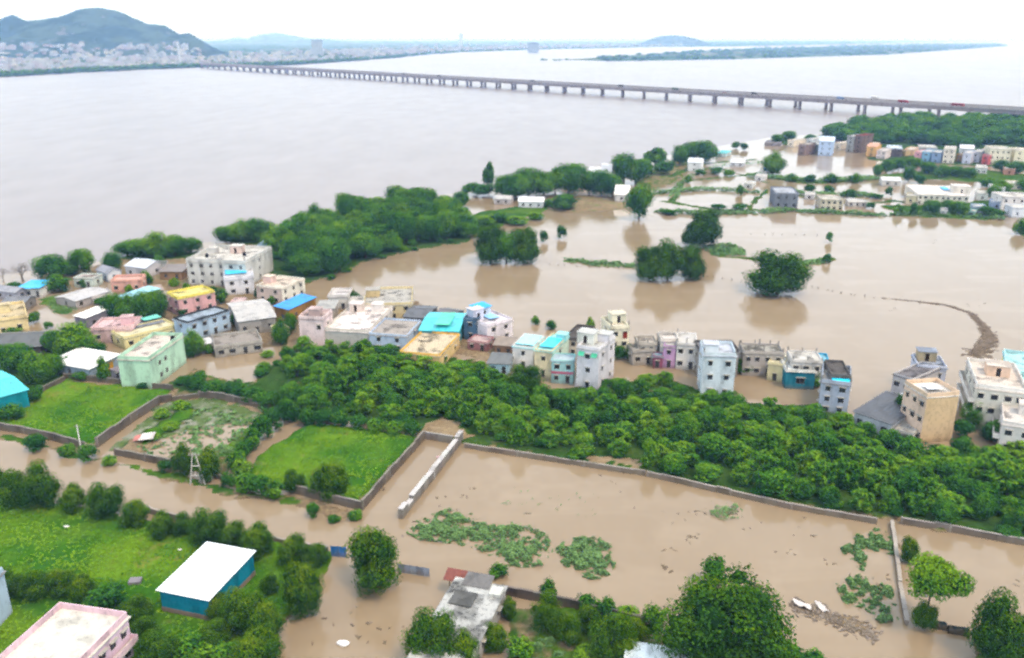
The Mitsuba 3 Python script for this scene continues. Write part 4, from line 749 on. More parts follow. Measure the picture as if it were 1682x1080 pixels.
house('brick red hut below the white house by the grey block', (398, 504), (422, 502), 516, (416, 494), 'b07a68', 'c4b4a8', 'brick red hut', h=3.4, fw=1, par=.3)
house('cream annex joined to the left of the cream corner house', (432, 462), (460, 466), 482, (452, 450), 'e4d8c8', 'd8cabc', 'cream annex', h=4.6, fw=2, par=.5, tank=((.3, .5),))
tin('grey sheet annex behind the tall pale pink house', (520, 506), (548, 506), 518, (540, 496), 'b8b0a8', '9c9690', 'grey sheet annex', h=3.6, roof='mono', rise=.5, sheet_c='a09a94', fw=1)
house('whitish hut between the pale cream rear house and the ochre house', (572, 496), (594, 496), 512, (588, 486), 'dedad6', 'cbc6c0', 'whitish hut', h=3.8, fw=1, par=.5)
tin('tiny shed with a light grey roof in front of the light blue long house', (330, 566), (350, 562), 576, (345, 556), 'a8a4a0', 'c8c6c2', 'tiny grey roofed shed', h=2.6, roof='mono', rise=.3, sheet_c='c6c4c2', fw=1)
house('small cream hut in the lane right of the grey sheet roofed house', (456, 540), (474, 536), 552, (470, 528), 'd8c8a8', 'b8aea0', 'small cream hut', h=3.4, fw=1, par=.3)
tin('dark sheet roofed shed above the cream terrace house', (4, 496), (40, 496), 504, (30, 486), '8f8880', '6e6c6e', 'dark sheet shed at the left', h=3.0, roof='gable', rise=.8, sheet_c='737176', fw=2)
tin('pale roofed shed left of the pink house with the yellow roof', (250, 500), (276, 494), 506, (272, 484), 'b4a69a', 'd4d0cc', 'pale roofed shed', h=3.2, roof='mono', rise=.4, sheet_c='d2cecb', fw=1)
# --- middle row
house('tall pale pink house with a blank wall by the brown lane', (490, 518), (530, 520), 570, (520, 506), 'ecd9d6', 'cdb9b4', 'tall pale pink house', fw=[(5.1, 5.2, 6.1, 6.6)], lw=1, st=2, par=.8, tower=((.3, .3, 3, 2.6, 2.0, 'b8a29e'),))
house('long cream house with a whitewashed terrace and two dark openings', (532, 538), (604, 542), 572, (612, 500), 'e0d6cc', 'eae0da', 'long cream house', fw=[(1.5, 3.6, 4.6, 5.0), (7.6, 3.6, 10.6, 5.0)], lw=0, rw=2, st=2, par=.7, front='c9c3bb', tower=((.1, .75, 3.5, 3, 2.4, 'e8d8cc'), (.6, .8, 3, 2.6, 2.2, 'ece4dc')))
house('pale cream small house behind the long cream house', (538, 484), (570, 484), 506, (560, 472), 'ddd6d2', 'd2ccc8', 'pale cream rear house', fw=2, h=4.8, par=.6)
house('ochre house with a stained grey roof beside the pond', (596, 498), (676, 496), 518, (660, 470), 'dfcfa2', 'b6b2ac', 'ochre pond house', fw=4, rw=2, h=5.6, par=.7, tower=((.02, .5, 4, 3.4, 2.1, 'd6c090'),), st=2)
house('pale blue house with a grey roof next to the orange edged terrace', (606, 546), (668, 550), 574, (676, 524), 'c4d2e8', 'aaa39c', 'pale blue house', fw=2, lw=1, rw=1, h=5.4, par=.5, st=2)
house('house with an orange edged terrace roof', (656, 576), (722, 582), 596, (740, 546), 'e6c88c', 'cfbfa4', 'orange edged house', fw=2, h=4.4, par=.5, parc='eebf62', rw=2, st=1)
tin('dark grey sheds behind the pale blue house', (664, 520), (702, 522), 532, (700, 502), '6f6a68', '58585a', 'dark grey shed', h=3.6, roof='gable', rise=.9, sheet_c='5a5a5c', fw=2)
tin('house under a patched turquoise sheet roof', (690, 542), (752, 544), 556, (742, 514), '4f9fae', '45bfd0', 'turquoise roofed house', h=4.6, roof='gable', rise=.9, sheet_c='46c2cf', tarp=((.35, .1, .75, .8, '48c9a4', 'sea green sheet lying over the turquoise roof'),), fw=3)
house('narrow dark blue fronted house next to the turquoise roof', (762, 520), (784, 522), 552, (780, 510), '5a7590', '7e8894', 'narrow dark blue house', fw=1, st=2, par=.4, h=6.8)
house('white house with two bright blue roof sheets at the pond edge', (800, 532), (842, 522), 562, (800, 508), 'ebe4e8', 'e4dde0', 'white pond edge house', fw=2, lw=1, st=2, par=.6, tower=((-.05, .55, 3.6, 3.2, 3.0, 'd6dcf0'),), tarp=((.4, .3, .8, .8, '8fc3ea', 'pale blue sheet on the terrace of the white pond edge house'),))
tin('bright blue sheet topped hut on the pond side of the white pond edge house', (786, 508), (806, 502), 530, (800, 496), 'd9dff0', '18a8e8', 'bright blue topped hut', h=8.4, roof='mono', rise=.4, sheet_c='18a8ea', fw=1)
tin('low shed with a dark roof and light blue wall', (802, 596), (836, 598), 608, (830, 582), 'b9d3e0', '63605e', 'low dark roofed shed', h=2.9, roof='mono', rise=.3, sheet_c='63605e', fw=2)
house('white left half of the twin house under cyan roof sheets', (842, 566), (876, 570), 606, (852, 546), 'eeece6', 'a6e2ea', 'white twin house', fw=1, st=2, par=.4, lw=1, tarp=((.08, .1, .95, .9, '9fe4ee', 'pale cyan sheet over the white twin house'),))
house('cream right half of the twin house under a bright cyan sheet', (878, 572), (906, 576), 620, (924, 548), 'f2e4bc', 'a8dede', 'cream twin house', fw=1, rw=1, st=2, par=.4, right='d4e8d4', tarp=((.1, .15, .95, .7, '35d3f0', 'bright cyan sheet over the cream twin house'),), tower=((.55, .68, 2.6, 2.4, 1.6, 'a9e4e4'),))
house('small turquoise house with a pink band', (906, 590), (942, 592), 630, (938, 580), 'a8dcd4', 'b4c2cc', 'turquoise banded house', fw=2, st=2, par=.3, band=('cf7f94', 1), front='b4dfe0')
house('white three storey house with green awnings', (948, 566), (984, 572), 640, (1000, 548), 'ece8ec', 'c9c6c4', 'white awning house', fw=1, rw=2, st=3, par=.6, tower=((-.25, .3, 4.2, 3.6, 2.6, 'e6e6dc'), (.5, .55, 3, 3, 2.0, 'e9e5e8')), right='dcd6dc')
k = [q for q in HOUSE][-1]; a3, U, N, W, D, h_ = HOUSE[k]
for s in (.1, .68): MB().quad(a3 + U*W*s - N*.95 + [0, 0, h_ - 2.2], a3 + U*(W*s + 1.5) - N*.95 + [0, 0, h_ - 2.2], a3 + U*(W*s + 1.5) - N*.05 + [0, 0, h_ - 1.4], a3 + U*W*s - N*.05 + [0, 0, h_ - 1.4], lin('3fb98e')).put(part(k, 'awning'), 'sheet_metal')
house('beige house with a black stained roof behind the white awning house', (926, 552), (956, 556), 586, (952, 532), 'e2d9c6', '5f5d5a', 'dark roofed beige house', fw=1, st=2, par=.6, parc='6c6a66', tank=((.7, .7),))
house('cream three storey house with a red upper window beside the pond', (1004, 536), (1034, 534), 590, (1040, 516), 'f0e8cc', 'd2cbb8', 'cream three storey house', fw=2, rw=0, st=3, par=.7, tower=((.3, .5, 4, 3.4, 2.4, 'e8e2cc'),), cols=2, lw=1)
k = [q for q in HOUSE][-1]; a3, U, N, W, D, h_ = HOUSE[k]
MB().box(a3 + U*W*.66 - N*.07 + [0, 0, h_*.62], U*1.2, N*.05, [0, 0, 1.7], lin('8e3a30')).put(part(k, 'shutter')); labels[k + '__shutter'] = {'label': 'closed red shutter on the upper floor'}
house('grey low terrace house right of the cream three storey house', (1040, 574), (1076, 572), 592, (1062, 562), 'b6b0a6', 'a59f98', 'grey low terrace house', fw=2, h=4.4, par=.6)
house('violet fronted narrow house', (1090, 566), (1110, 568), 602, (1104, 556), 'cfa9cf', 'b9b4ae', 'violet house', fw=1, st=2, par=.4, h=6.2, left='b9d2dc')
house('small maroon and blue hut left of the violet house', (1073, 584), (1089, 585), 604, (1086, 578), '9f5c74', '8a9aa6', 'maroon hut', fw=1, h=3.4, par=.2)
house('white house with an arched porch and unfinished columns', (1112, 562), (1144, 564), 603, (1140, 546), 'eae6e2', 'c9c4be', 'white columned house', fw=2, st=2, par=.5, cols=4, h=7.2)
house('bluish white three storey house in front of the thicket', (1156, 578), (1210, 580), 653, (1206, 560), 'dbe6ee', 'c2c9d2', 'bluish white tower house', fw=2, rw=1, st=3, par=.8, tower=((.05, .2, 3.2, 3, 2.0, 'e4eaee'),), right='b9bfca', cols=2)
house('grey house with a black edged roof behind the bluish white house', (1150, 574), (1214, 574), 598, (1205, 558), 'a8a49e', '8f8c88', 'black edged house', fw=3, h=7.4, st=2, par=.6, parc='4b4947')
house('grey veranda house with a stained terrace', (1222, 584), (1276, 586), 616, (1272, 566), 'b2aca2', 'cdc8c0', 'grey veranda house', fw=3, st=1, h=5.0, par=.7, ww=2.0, wh=1.6, cols=6)
house('small yellow house right of the grey veranda house', (1262, 594), (1288, 598), 630, (1286, 584), 'e6dcae', 'd0c8a8', 'small yellow house', fw=1, st=1, h=4.8, par=.4)
house('teal shop house with white terrace and bare columns', (1292, 606), (1340, 608), 632, (1356, 582), '2f7f92', 'e4e2de', 'teal shop house', fw=3, st=1, h=5.0, par=.5, cols=6, parc='e8e6e0', door=False, ww=2.2, wh=1.6)
house('bright azure hut on the right of the teal shop house', (1338, 592), (1362, 594), 622, (1360, 580), '3fb2de', '8fc8dc', 'azure hut', fw=1, st=1, h=5.8, par=.4)
house('grey blue tower house with a cyan tarpaulin', (1350, 622), (1398, 628), 682, (1396, 600), 'b4bccb', '8c8a8a', 'grey blue tower house', fw=2, lw=2, st=3, par=.8, tarp=((.35, .05, .98, .55, '22d2f2', 'cyan tarpaulin on the grey blue tower house'),), cols=2)
house('dark roofed house behind the grey blue tower house', (1366, 614), (1398, 616), 640, (1395, 592), '8d8a88', '65615e', 'dark roofed rear house', fw=1, h=9.0, par=.5, parc='6d6966')
tin('long low house with a black sheet roof', (1404, 676), (1464, 696), 706, (1470, 652), 'c9cbd2', '4a4a4e', 'long black roofed house', h=3.6, roof='mono', rise=.7, sheet_c='4b4b50', fw=3)
house('blue white house with a terrace hut by the pond', (1508, 598), (1556, 602), 640, (1552, 584), 'd3d9e6', '9aa2b2', 'blue white pond house', fw=2, st=2, par=.5, h=7.6, tower=((.1, .5, 4, 3, 2.4, 'b9a888'),))
house('grey two storey house with a leaning annex by the pond', (1468, 612), (1500, 622), 660, (1500, 588), 'c6c4c4', '7d7b7c', 'grey annex house', fw=2, lw=2, st=2, par=.4, h=7.4)
house('tan three storey house with a blank front wall', (1524, 646), (1577, 642), 726, (1506, 622), 'd9bd94', 'e9e4de', 'tan house', fw=[(8.4, 6.6, 9.0, 7.2)], lw=3, rw=1, st=3, par=.9, parc='e6cdae', left='e6cbb4', shade=True, over=.15, tarp=((.3, .35, .7, .7, 'eef2fb', 'white plastic sheet on the terrace of the tan house'),))
house('large white three storey house with long side balconies', (1606, 630), (1690, 640), 662, (1584, 586), 'e8e2d6', 'd9ccc0', 'white balcony house', fw=4, lw=3, st=3, par=.9, h=10.5, sidebal=(1, 2), tower=((.3, .5, 4.5, 4, 2.4, 'e6c8ae'),), parc='f0ece4', frame='4d4a48')
house('white house with a stained terrace cut off by the right edge', (1648, 690), (1730, 704), 738, (1622, 644), 'e9e1da', 'd6d0c8', 'white edge house', fw=3, lw=2, st=2, par=.8, h=7.2, sidebal=(1,), tower=((.35, .45, 4, 3, 2.2, 'e2dcd4'),))
house('pale turquoise house with a yellow wall at the right edge', (1654, 622), (1720, 632), 664, (1690, 578), 'bfe4e4', 'aee0e0', 'pale turquoise house', fw=3, lw=1, st=2, par=.6, h=8.6, left='f0d23c')
house('small cyan patched hut in front of the turquoise roof', (676, 536), (700, 540), 552, (694, 526), 'c0d0d4', '9cc4cc', 'cyan patched hut', h=3.6, fw=1, par=.2)
tin('dark grey roofed hut behind the narrow dark blue house', (716, 516), (744, 520), 530, (738, 506), '84807c', '626266', 'dark grey hut', h=3.6, roof='gable', rise=.8, sheet_c='646468', fw=2)
house('low maroon walled hut in front of the white pond edge house', (768, 558), (800, 562), 574, (792, 550), 'a87878', 'c0a8a4', 'low maroon walled hut', h=3.0, fw=2, par=.3)
tin('brown earth coloured shed right of the white pond edge house', (812, 566), (842, 568), 580, (834, 556), '9c7c60', '8a7868', 'brown shed', h=3.0, roof='mono', rise=.4, sheet_c='8c7a6a', fw=2)
house('stained beige house behind the grey low terrace house', (1048, 562), (1080, 562), 582, (1070, 550), 'c8c0b4', 'b4aca2', 'stained beige house', h=5.6, fw=2, par=.6, cols=3)
house('pale rear house showing above the violet house', (1086, 556), (1116, 556), 574, (1108, 544), 'e2dcd2', 'd2ccc4', 'pale rear house', h=7.0, fw=2, par=.6, st=2)
house('long unfinished grey house behind the grey veranda house', (1222, 576), (1288, 578), 594, (1276, 564), 'bab4ac', 'a8a29a', 'unfinished grey house', h=6.6, fw=4, st=2, par=.5, cols=6)
house('white rear house with bare columns behind the teal shop house', (1302, 590), (1352, 592), 608, (1344, 576), 'dcd8d2', 'cfcac4', 'white rear house', h=6.8, fw=3, st=2, par=.5, cols=6)
tin('white sheet roofed hut in front of the grey annex house', (1478, 650), (1500, 656), 668, (1498, 642), 'd4d2d6', 'e4e4e8', 'white sheet roofed hut', h=3.2, roof='mono', rise=.3, sheet_c='e4e4e8', fw=1)
house('low grey walled yard house left of the tan house', (1470, 704), (1500, 712), 722, (1500, 694), 'c4c0b8', 'b4afa8', 'low yard house', h=2.8, fw=1, par=.4)
# --- far village across the pond
FV = 'houses of the far drowned village'
def far(label, x0, x1, yt, yb, col, rc='cfcac4', lw=1, fw=2, **kw):
    dy = kw.pop('slope', 1); kw.setdefault('par', .5)
    return house(label, (x0, yt), (x1, yt + dy), yb, ((x0 + x1) / 2, yt - kw.pop('deep', 4)), col, rc, label, fw=fw, lw=lw, shade=False, grp=FV, door=False, **kw)
far('low cream house left of the two narrow drowned towers', 1294, 1304, 229, 241, 'e8dcc8', fw=1)
far('narrow brown house standing in the water', 1312, 1323, 236, 255, '8d7a74', fw=1)
far('narrow white house beside the narrow brown one', 1325, 1334, 227, 250, 'e4e6e8', fw=1)
far('grey shed between the narrow white and the light blue house', 1335, 1345, 236, 250, '8f9a9e', fw=1)
far('light blue house with a peaked top in the water', 1346, 1369, 231, 256, 'bcd0ec', fw=2, roof='gable', rise=2.4, sheet_c='c4d2e6')
far('small cream cube house right of the light blue peaked one', 1371, 1382, 234, 246, 'eae0cc', fw=1)
far('tall grey brown tower house standing in the water', 1392, 1404, 222, 250, 'a9a6a4', fw=1)
far('dark brown tower house joined to the grey one', 1405, 1418, 221, 251, '7d6c66', fw=1, roof='flat', rc='9c4a44')
far('orange house at the left end of the far row', 1424, 1440, 240, 258, 'e8b878', fw=1, roof='gable', rise=1.5, sheet_c='c98f6a')
far('pinkish white house in the far row', 1441, 1456, 246, 262, 'f0e0da', fw=2)
far('dark fronted house with a white blue roof in the far row', 1458, 1483, 242, 258, '6f6468', fw=2, rc='dfe8f2', par=.6, parc='dfe8f2')
far('peach house in the far row', 1486, 1501, 244, 256, 'ecc4a2', fw=1)
far('rose pink house in the far row', 1503, 1514, 248, 265, 'e8a8b4', fw=1)
far('sky blue house in the far row', 1515, 1529, 248, 266, '9cc8e4', fw=1)
far('blue grey house in the far row', 1531, 1547, 249, 268, '8ca2c4', fw=1)
far('tall cream house in the far row', 1551, 1570, 243, 269, 'ece4d4', fw=2, st=3)
far('brown hut in the far row right of the tall cream house', 1571, 1580, 252, 266, 'a98a66', fw=1)
far('white blue house in the far row', 1582, 1596, 250, 270, 'd6dcec', fw=1)
far('grey white house in the far row', 1597, 1611, 248, 268, 'c6ccd6', fw=1)
far('red fronted small house in the far row', 1614, 1625, 253, 272, 'c86a6a', fw=1)
far('wide cream block near the right end of the far row', 1628, 1662, 243, 272, 'e9e2cc', fw=4, st=3)
far('cream house cut off by the right edge in the far row', 1668, 1700, 246, 272, 'efe6cc', fw=2)
far('drowned grey house in the white flood', 1274, 1312, 316, 342, '7e828c', rc='b0b4bc', fw=3, deep=10, cols=4)
far('drowned cream house with rows of openings in the white flood', 1349, 1386, 326, 346, 'd6ccb4', rc='c9c4ba', fw=4, deep=7, cols=2)
far('long white school with a ribbon of dark windows', 1508, 1592, 318, 338, 'e9e0d2', rc='efe9e2', fw=9, deep=14, slope=3, st=2, tower=((.78, .3, 8, 7, 3.6, 'ece4d8'),), tarp=((.66, .5, .8, .85, '2f9fe0', 'blue tarpaulin on the roof of the long white school'),))
far('cream hut at the left end of the long white school', 1490, 1506, 320, 336, 'ddcfb0', fw=1, lw=1)
far('white house at the right edge above the pond', 1648, 1700, 322, 346, 'e8e4e0', fw=4, deep=7, st=2)
far('small white house below the white house at the right edge', 1664, 1700, 340, 358, 'dfe2ea', fw=2, deep=5)
far('tiny dark roofed hut in the water at the far bank tip', 1256, 1282, 234, 240, '9a9496', rc='8f8a8c', fw=1)
far('small house with a cyan roof among the bank trees', 1176, 1192, 250, 258, 'c9d6d8', rc='7fd0d4', fw=1, par=.2, parc='86d4d8')
far('white house with a grey gable among the bank trees', 1130, 1152, 266, 282, 'efeeee', fw=1, roof='gable', rise=2.0, sheet_c='cfd2d8')
far('large white building half hidden by the bank trees', 962, 996, 282, 306, 'eeeef0', rc='eef0f2', fw=4, st=2, deep=9, tower=((.72, .2, 6, 6, 4, 'e6ecf4'),))
far('white cottage beside the large white building on the bank', 944, 960, 290, 306, 'e6e4e2', fw=1)
far('low white shed in the shallows before the bank trees', 852, 892, 330, 342, 'eceaf0', fw=3, roof='gable', rise=1.6, sheet_c='f0eef2')
far('grey hut left of the low white shed', 812, 838, 326, 336, 'cfc8c6', fw=2, roof='gable', rise=1.2, sheet_c='b9b2b0')
far('white tent shaped shelter by the pond', 1010, 1032, 318, 332, 'e4e0da', fw=1, roof='gable', rise=4.0, sheet_c='f2efe8')
far('long pale building by the landing of the bridge', 1600, 1648, 196, 206, 'dfe4dc', fw=5, deep=3)
far('cream house behind the orange house of the far row', 1420, 1434, 236, 246, 'e4d8c0', fw=1)
far('ochre house filling the gap right of the peach house', 1478, 1488, 246, 257, 'd4b884', fw=1)
far('grey block behind the sky blue house of the far row', 1512, 1540, 241, 252, 'c4c4c4', fw=3)
far('white gabled house behind the white blue house of the far row', 1578, 1600, 243, 254, 'e8e8ea', fw=2, roof='gable', rise=1.6, sheet_c='d2d4da')
far('pinkish house in the gap left of the wide cream block', 1612, 1628, 246, 260, 'e8ccc4', fw=1)
far('white hut on the bund left of the drowned grey house', 1240, 1256, 288, 298, 'e6e4e0', fw=1)
far('small white hut between the two drowned houses', 1322, 1338, 318, 328, 'e2e0de', fw=1)
far('pale shed on the green belt behind the long white school', 1450, 1480, 296, 306, 'd8d4cc', fw=2, roof='gable', rise=1.4, sheet_c='c8c6c6')
far('blue walled house below the green belt at the right edge', 1630, 1648, 330, 344, 'a8b8d8', fw=1)
far('cream hut at the right edge below the green belt', 1658, 1680, 300, 312, 'e6dcc8', fw=2)
far('white flat house beside the cream hut at the right edge', 1630, 1652, 306, 318, 'e4e4e6', fw=2)
far('low pale blue house at the water below the long white school', 1600, 1622, 338, 350, 'b8cce0', fw=2)
far('small white cube right of the long white school', 1606, 1624, 316, 330, 'ecebe8', fw=1)
far('tiny white kiosk in front of the long white school', 1544, 1556, 344, 352, 'eef0f0', fw=1, lw=0)
far('tiny teal kiosk in front of the long white school', 1592, 1602, 346, 354, '8fc4bc', fw=1, lw=0)
far('beige house in the second row below the far row', 1440, 1458, 268, 280, 'd8ccb6', fw=1)
far('white house in the second row below the far row', 1604, 1622, 274, 286, 'ece8e4', fw=2)
far('brick coloured house in the second row below the far row', 1650, 1668, 276, 288, 'c08a74', fw=1)
far('grey white row house at the left end of the drowned quarter', 1200, 1222, 266, 274, 'dcdcde', fw=2, roof='gable', rise=1.2, sheet_c='d4d4d6')
far('white tank shaped hut among the bunds left of the drowned grey house', 1222, 1236, 300, 310, 'e8e6e2', fw=1)
far('low white wall house on the bund between the drowned houses', 1394, 1424, 330, 340, 'dedcd8', fw=3)
# ------------------------------------------------------------------ compound walls, poles, things in the water
def wall_run(label, pts, h=1.7, t=0.25, col='6f6860', cope='8a847c', name='compound_wall', cat='wall', seed=0, z=None, step=2.6):
    k = thing(name, label, cat); m, c = MB(), MB(); R = random.Random(seed + int(pts[0][0]))
    P = [G(x, y) for x, y in pts]; i = 0
    for a, b in zip(P, P[1:]):
        L = np.linalg.norm(b - a); n = max(1, int(round(L / step))); u = (b - a) / L; nn = np.array([-u[1], u[0], 0])
        for j in range(n):
            p = a + u * (L * j / n) + nn * R.uniform(-.05, .05) - nn * t / 2; g = float(hz(p[0], p[1])[0]) if z is None else z
            top = max(g * 0.7, 0) + h * R.uniform(.90, 1.06) - (R.random() < .06) * h * .35; l = L / n
            m.box(p + u*.01 + [0, 0, -.8], u * (l - .02), nn * t, [0, 0, top + .8], lin(col) * R.uniform(.85, 1.12))
            c.box(p - nn*.05 + u*.012 + [0, 0, top], u * (l - .024), nn * (t + .1), [0, 0, .09], lin(cope) * R.uniform(.9, 1.1))
            if j == 0 or (j % 2 == 0 and L > 25): MB().box(p - nn*.07 - u*.17 + [0, 0, -.8], u*.34, nn*(t+.14), [0, 0, top + .98], lin(cope) * .92).put(part(k, 'pillar'))
    m.put(part(k, 'body')); c.put(part(k, 'coping'))
    return k
wall_run('low dark wall along the left rear side of the left grass plot', [(16, 672), (60, 648), (107, 626)], 1.3)
wall_run('dark wall between the left grass plot and the long white shed', [(107, 623), (150, 626), (205, 632), (285, 643)], 1.4, seed=1)
wall_run('thick dark wall dividing the left grass plot from the drowned plot', [(160, 734), (215, 695), (262, 664)], 2.0, .4, seed=2)
wall_run('dark wall along the front of the left grass plot', [(-20, 703), (40, 712), (90, 724), (140, 738)], 1.7, .3, seed=3)
wall_run('dark wall along the rear of the drowned plot', [(262, 662), (328, 653), (385, 661), (445, 673)], 1.7, .3, seed=4)
wall_run('dark wall along the front of the drowned plot', [(190, 747), (240, 757), (295, 769)], 1.5, .3, seed=5)
wall_run('broken low wall below the pole at the corner of the square grass plot', [(352, 785), (400, 796)], 1.0, seed=6)
wall_run('grey wall along the front of the square grass plot', [(478, 808), (530, 822), (594, 838)], 1.7, .3, '7d756c', '97908a', seed=7)
wall_run('long dark wall on the right side of the square grass plot', [(595, 837), (640, 785), (697, 721)], 1.9, .35, '736b62', '8d867c', seed=8)
wall_run('short wall closing the rear end of the narrow drowned strip', [(698, 720), (744, 728)], 1.6, .3, '8b857e', 'a7a29c', seed=9)
wall_run('broad light grey wall on the right side of the narrow drowned strip', [(757, 724), (710, 786), (658, 852)], 1.9, .85, '8d8883', 'c3c0bd', seed=10)
wall_run('long wall between the thicket and the big walled flood, left stretch', [(764, 735), (850, 749), (960, 766), (1060, 781)], 1.05, .3, '867d72', 'a39b92', seed=11)
wall_run('long wall between the thicket and the big walled flood, middle stretch', [(1064, 782), (1200, 813), (1300, 836), (1440, 860)], 1.1, .3, '867d72', 'a8a097', seed=12)
wall_run('long wall between the thicket and the flood, right stretch', [(1480, 860), (1560, 873), (1690, 897)], 1.25, .35, '7f776e', 'a29b94', seed=13)
wall_run('narrow crumbling wall crossing the flood towards the flat topped tree', [(1465, 862), (1472, 920), (1480, 975), (1488, 1026)], .8, .5, '9a9188', 'b5ada4', seed=14)
wall_run('dark wall in front of the drowned garden left of the very large tree', [(826, 976), (900, 990), (985, 1010), (1062, 1032)], 1.5, .3, '5f5953', '7c766e', seed=15)
wall_run('low grey wall behind the trees along the drowned lane', [(232, 838), (262, 848), (292, 856), (310, 866)], 1.2, .3, '8d867e', 'aaa49c', seed=16)
wall_run('pale low wall by the lane near the blue sheet fence', [(450, 888), (500, 900), (540, 912)], 1.2, .3, '8d867e', 'a49e96', seed=17)
def sheet_fence(label, a, b, h, col, n, name='sheet_fence'):
    k = thing(name, label, 'fence'); A, B = G(*a), G(*b)
    for i in range(n):
        p, q = A + (B - A) * i / n, A + (B - A) * (i + .96) / n
        m = MB(); corr(m, p + [0, 0, .1], q + [0, 0, .1], q + [0, 0, h], p + [0, 0, h], lin(col) * (0.85 + .15 * (i % 3)), 6); m.put(part(k, 'panel'), 'sheet_metal')
        MB().tube([p + [0, .1, -.6], p + [0, .1, h + .1]], .05, lin('57504a'), 6).put(part(k, 'post'))
sheet_fence('bright blue sheet fence by the round green tree', (544, 914), (570, 916), 2.0, '2b78c2', 2)
sheet_fence('patched grey blue sheet fence between the round tree and the red lean-to', (654, 940), (706, 948), 1.6, '8d9cb0', 5)
k = thing('collapsed_shelter', 'collapsed white and red roofed shelter on a mud heap in the drowned plot', 'shelter')
g = G(243, 730); o = g + np.array([-2.0, 0, 0])
m = MB(); corr(m, o + [0, 0, .9], o + [3.0, .4, 1.1], o + [2.9, 2.6, 1.7], o + [.2, 2.2, 1.5], lin('cfc6c0'), 6); m.put(part(k, 'roof'), 'sheet_metal')
m = MB(); corr(m, o + [-1.2, .2, .6], o + [.1, .2, .9], o + [.1, 1.8, 1.5], o + [-1.2, 1.6, 1.2], lin('c4766a'), 4); m.put(part(k, 'red_sheet'), 'sheet_metal')
for dx, dy, hh in ((.3, .3, .95), (2.8, .6, 1.1), (2.7, 2.4, 1.6), (.4, 2.0, 1.4)): MB().tube([o + [dx, dy, -.3], o + [dx, dy, hh]], .08, lin('5b5048'), 6).put(part(k, 'post'))
# poles
k = thing('utility_pole', 'white A shaped concrete pole at the lane edge', 'pole'); g = G(325, 796); h = height_from(g, 744)
for s in (-1, 1): MB().tube([g + [s*1.5, 0, -.5], g + [s*.25, 0, h]], [.15, .10], lin('c4c0ba'), 8, 0).put(part(k, 'leg'))
m = MB()
for t in (.3, .6): m.tube([g + [-1.5+1.25*t, 0, h*t], g + [1.5-1.25*t, 0, h*t]], .08, lin('dedbd6'), 6, 0)
m.put(part(k, 'brace')); MB().box(g + [-1.1, -.08, h - .5], [2.2, 0, 0], [0, .14, 0], [0, 0, .14], lin('8d8a86')).put(part(k, 'crossarm'))
for s in (-.9, 0, .9): MB().tube([g + [s, 0, h-.36], g + [s, 0, h-.28], g + [s, 0, h-.12]], [.04, .09, .05], lin('c9c4bc'), 8).put(part(k, 'insulator'))
k = thing('utility_pole', 'slim white pole at the front wall of the left grass plot', 'pole'); g = G(134, 742); h = height_from(g, 697)
MB().tube([g + [0, 0, -.5], g + [0, 0, h]], [.16, .11], lin('e2e0dc'), 8, 0).put(part(k, 'shaft')); MB().box(g + [-.7, -.06, h - .5], [1.4, 0, 0], [0, .12, 0], [0, 0, .12], lin('8d8a86')).put(part(k, 'crossarm'))
MB().box(g + [-.3, -.25, -.4], [.6, 0, 0], [0, .5, 0], [0, 0, 1.0], lin('c9c5bf')).put(part(k, 'plinth'))
for x, y, yt, w in [(441, 330, 300, 'white pole standing in the white flood by the round tree')] and [(1268, 285, 262, 'thin white pole in the water beside the round tree')]:
    k = thing('utility_pole', w, 'pole'); g = G(x, y); h = height_from(g, yt); MB().tube([g + [0, 0, -.5], g + [0, 0, h]], [.25, .18], lin('dcdad6'), 8, 0).put(part(k, 'shaft'))
    MB().box(g + [-.9, -.08, h - .6], [1.8, 0, 0], [0, .15, 0], [0, 0, .15], lin('8d8a86')).put(part(k, 'crossarm'))
# submerged fences: lines of posts
for lab, pts, n in [('line of dark fence posts in the pond left of the clump of three', [(890, 433), (960, 438), (1040, 442)], 11), ('line of fence posts in the pond between the clump and the round tree', [(1150, 452), (1240, 466)], 7),
                    ('line of fence posts in the open pond right of the round tree', [(1320, 468), (1380, 481), (1450, 491)], 10), ('row of stakes in the pond below the drowned houses', [(1220, 384), (1330, 386), (1362, 388)], 8)]:
    k = thing('post_fence', lab, 'fence'); L = LineString([G(*p)[:2] for p in pts]); R = random.Random(n)
    for i in range(n):
        q = L.interpolate((i + R.uniform(-.3, .3)) / n, normalized=True); s = R.uniform(.25, .6)
        MB().tube([[q.x, q.y, -.5], [q.x + R.uniform(-.1, .1), q.y, s]], R.uniform(.12, .22), lin('4b4640'), 5).put(part(k, 'post'))
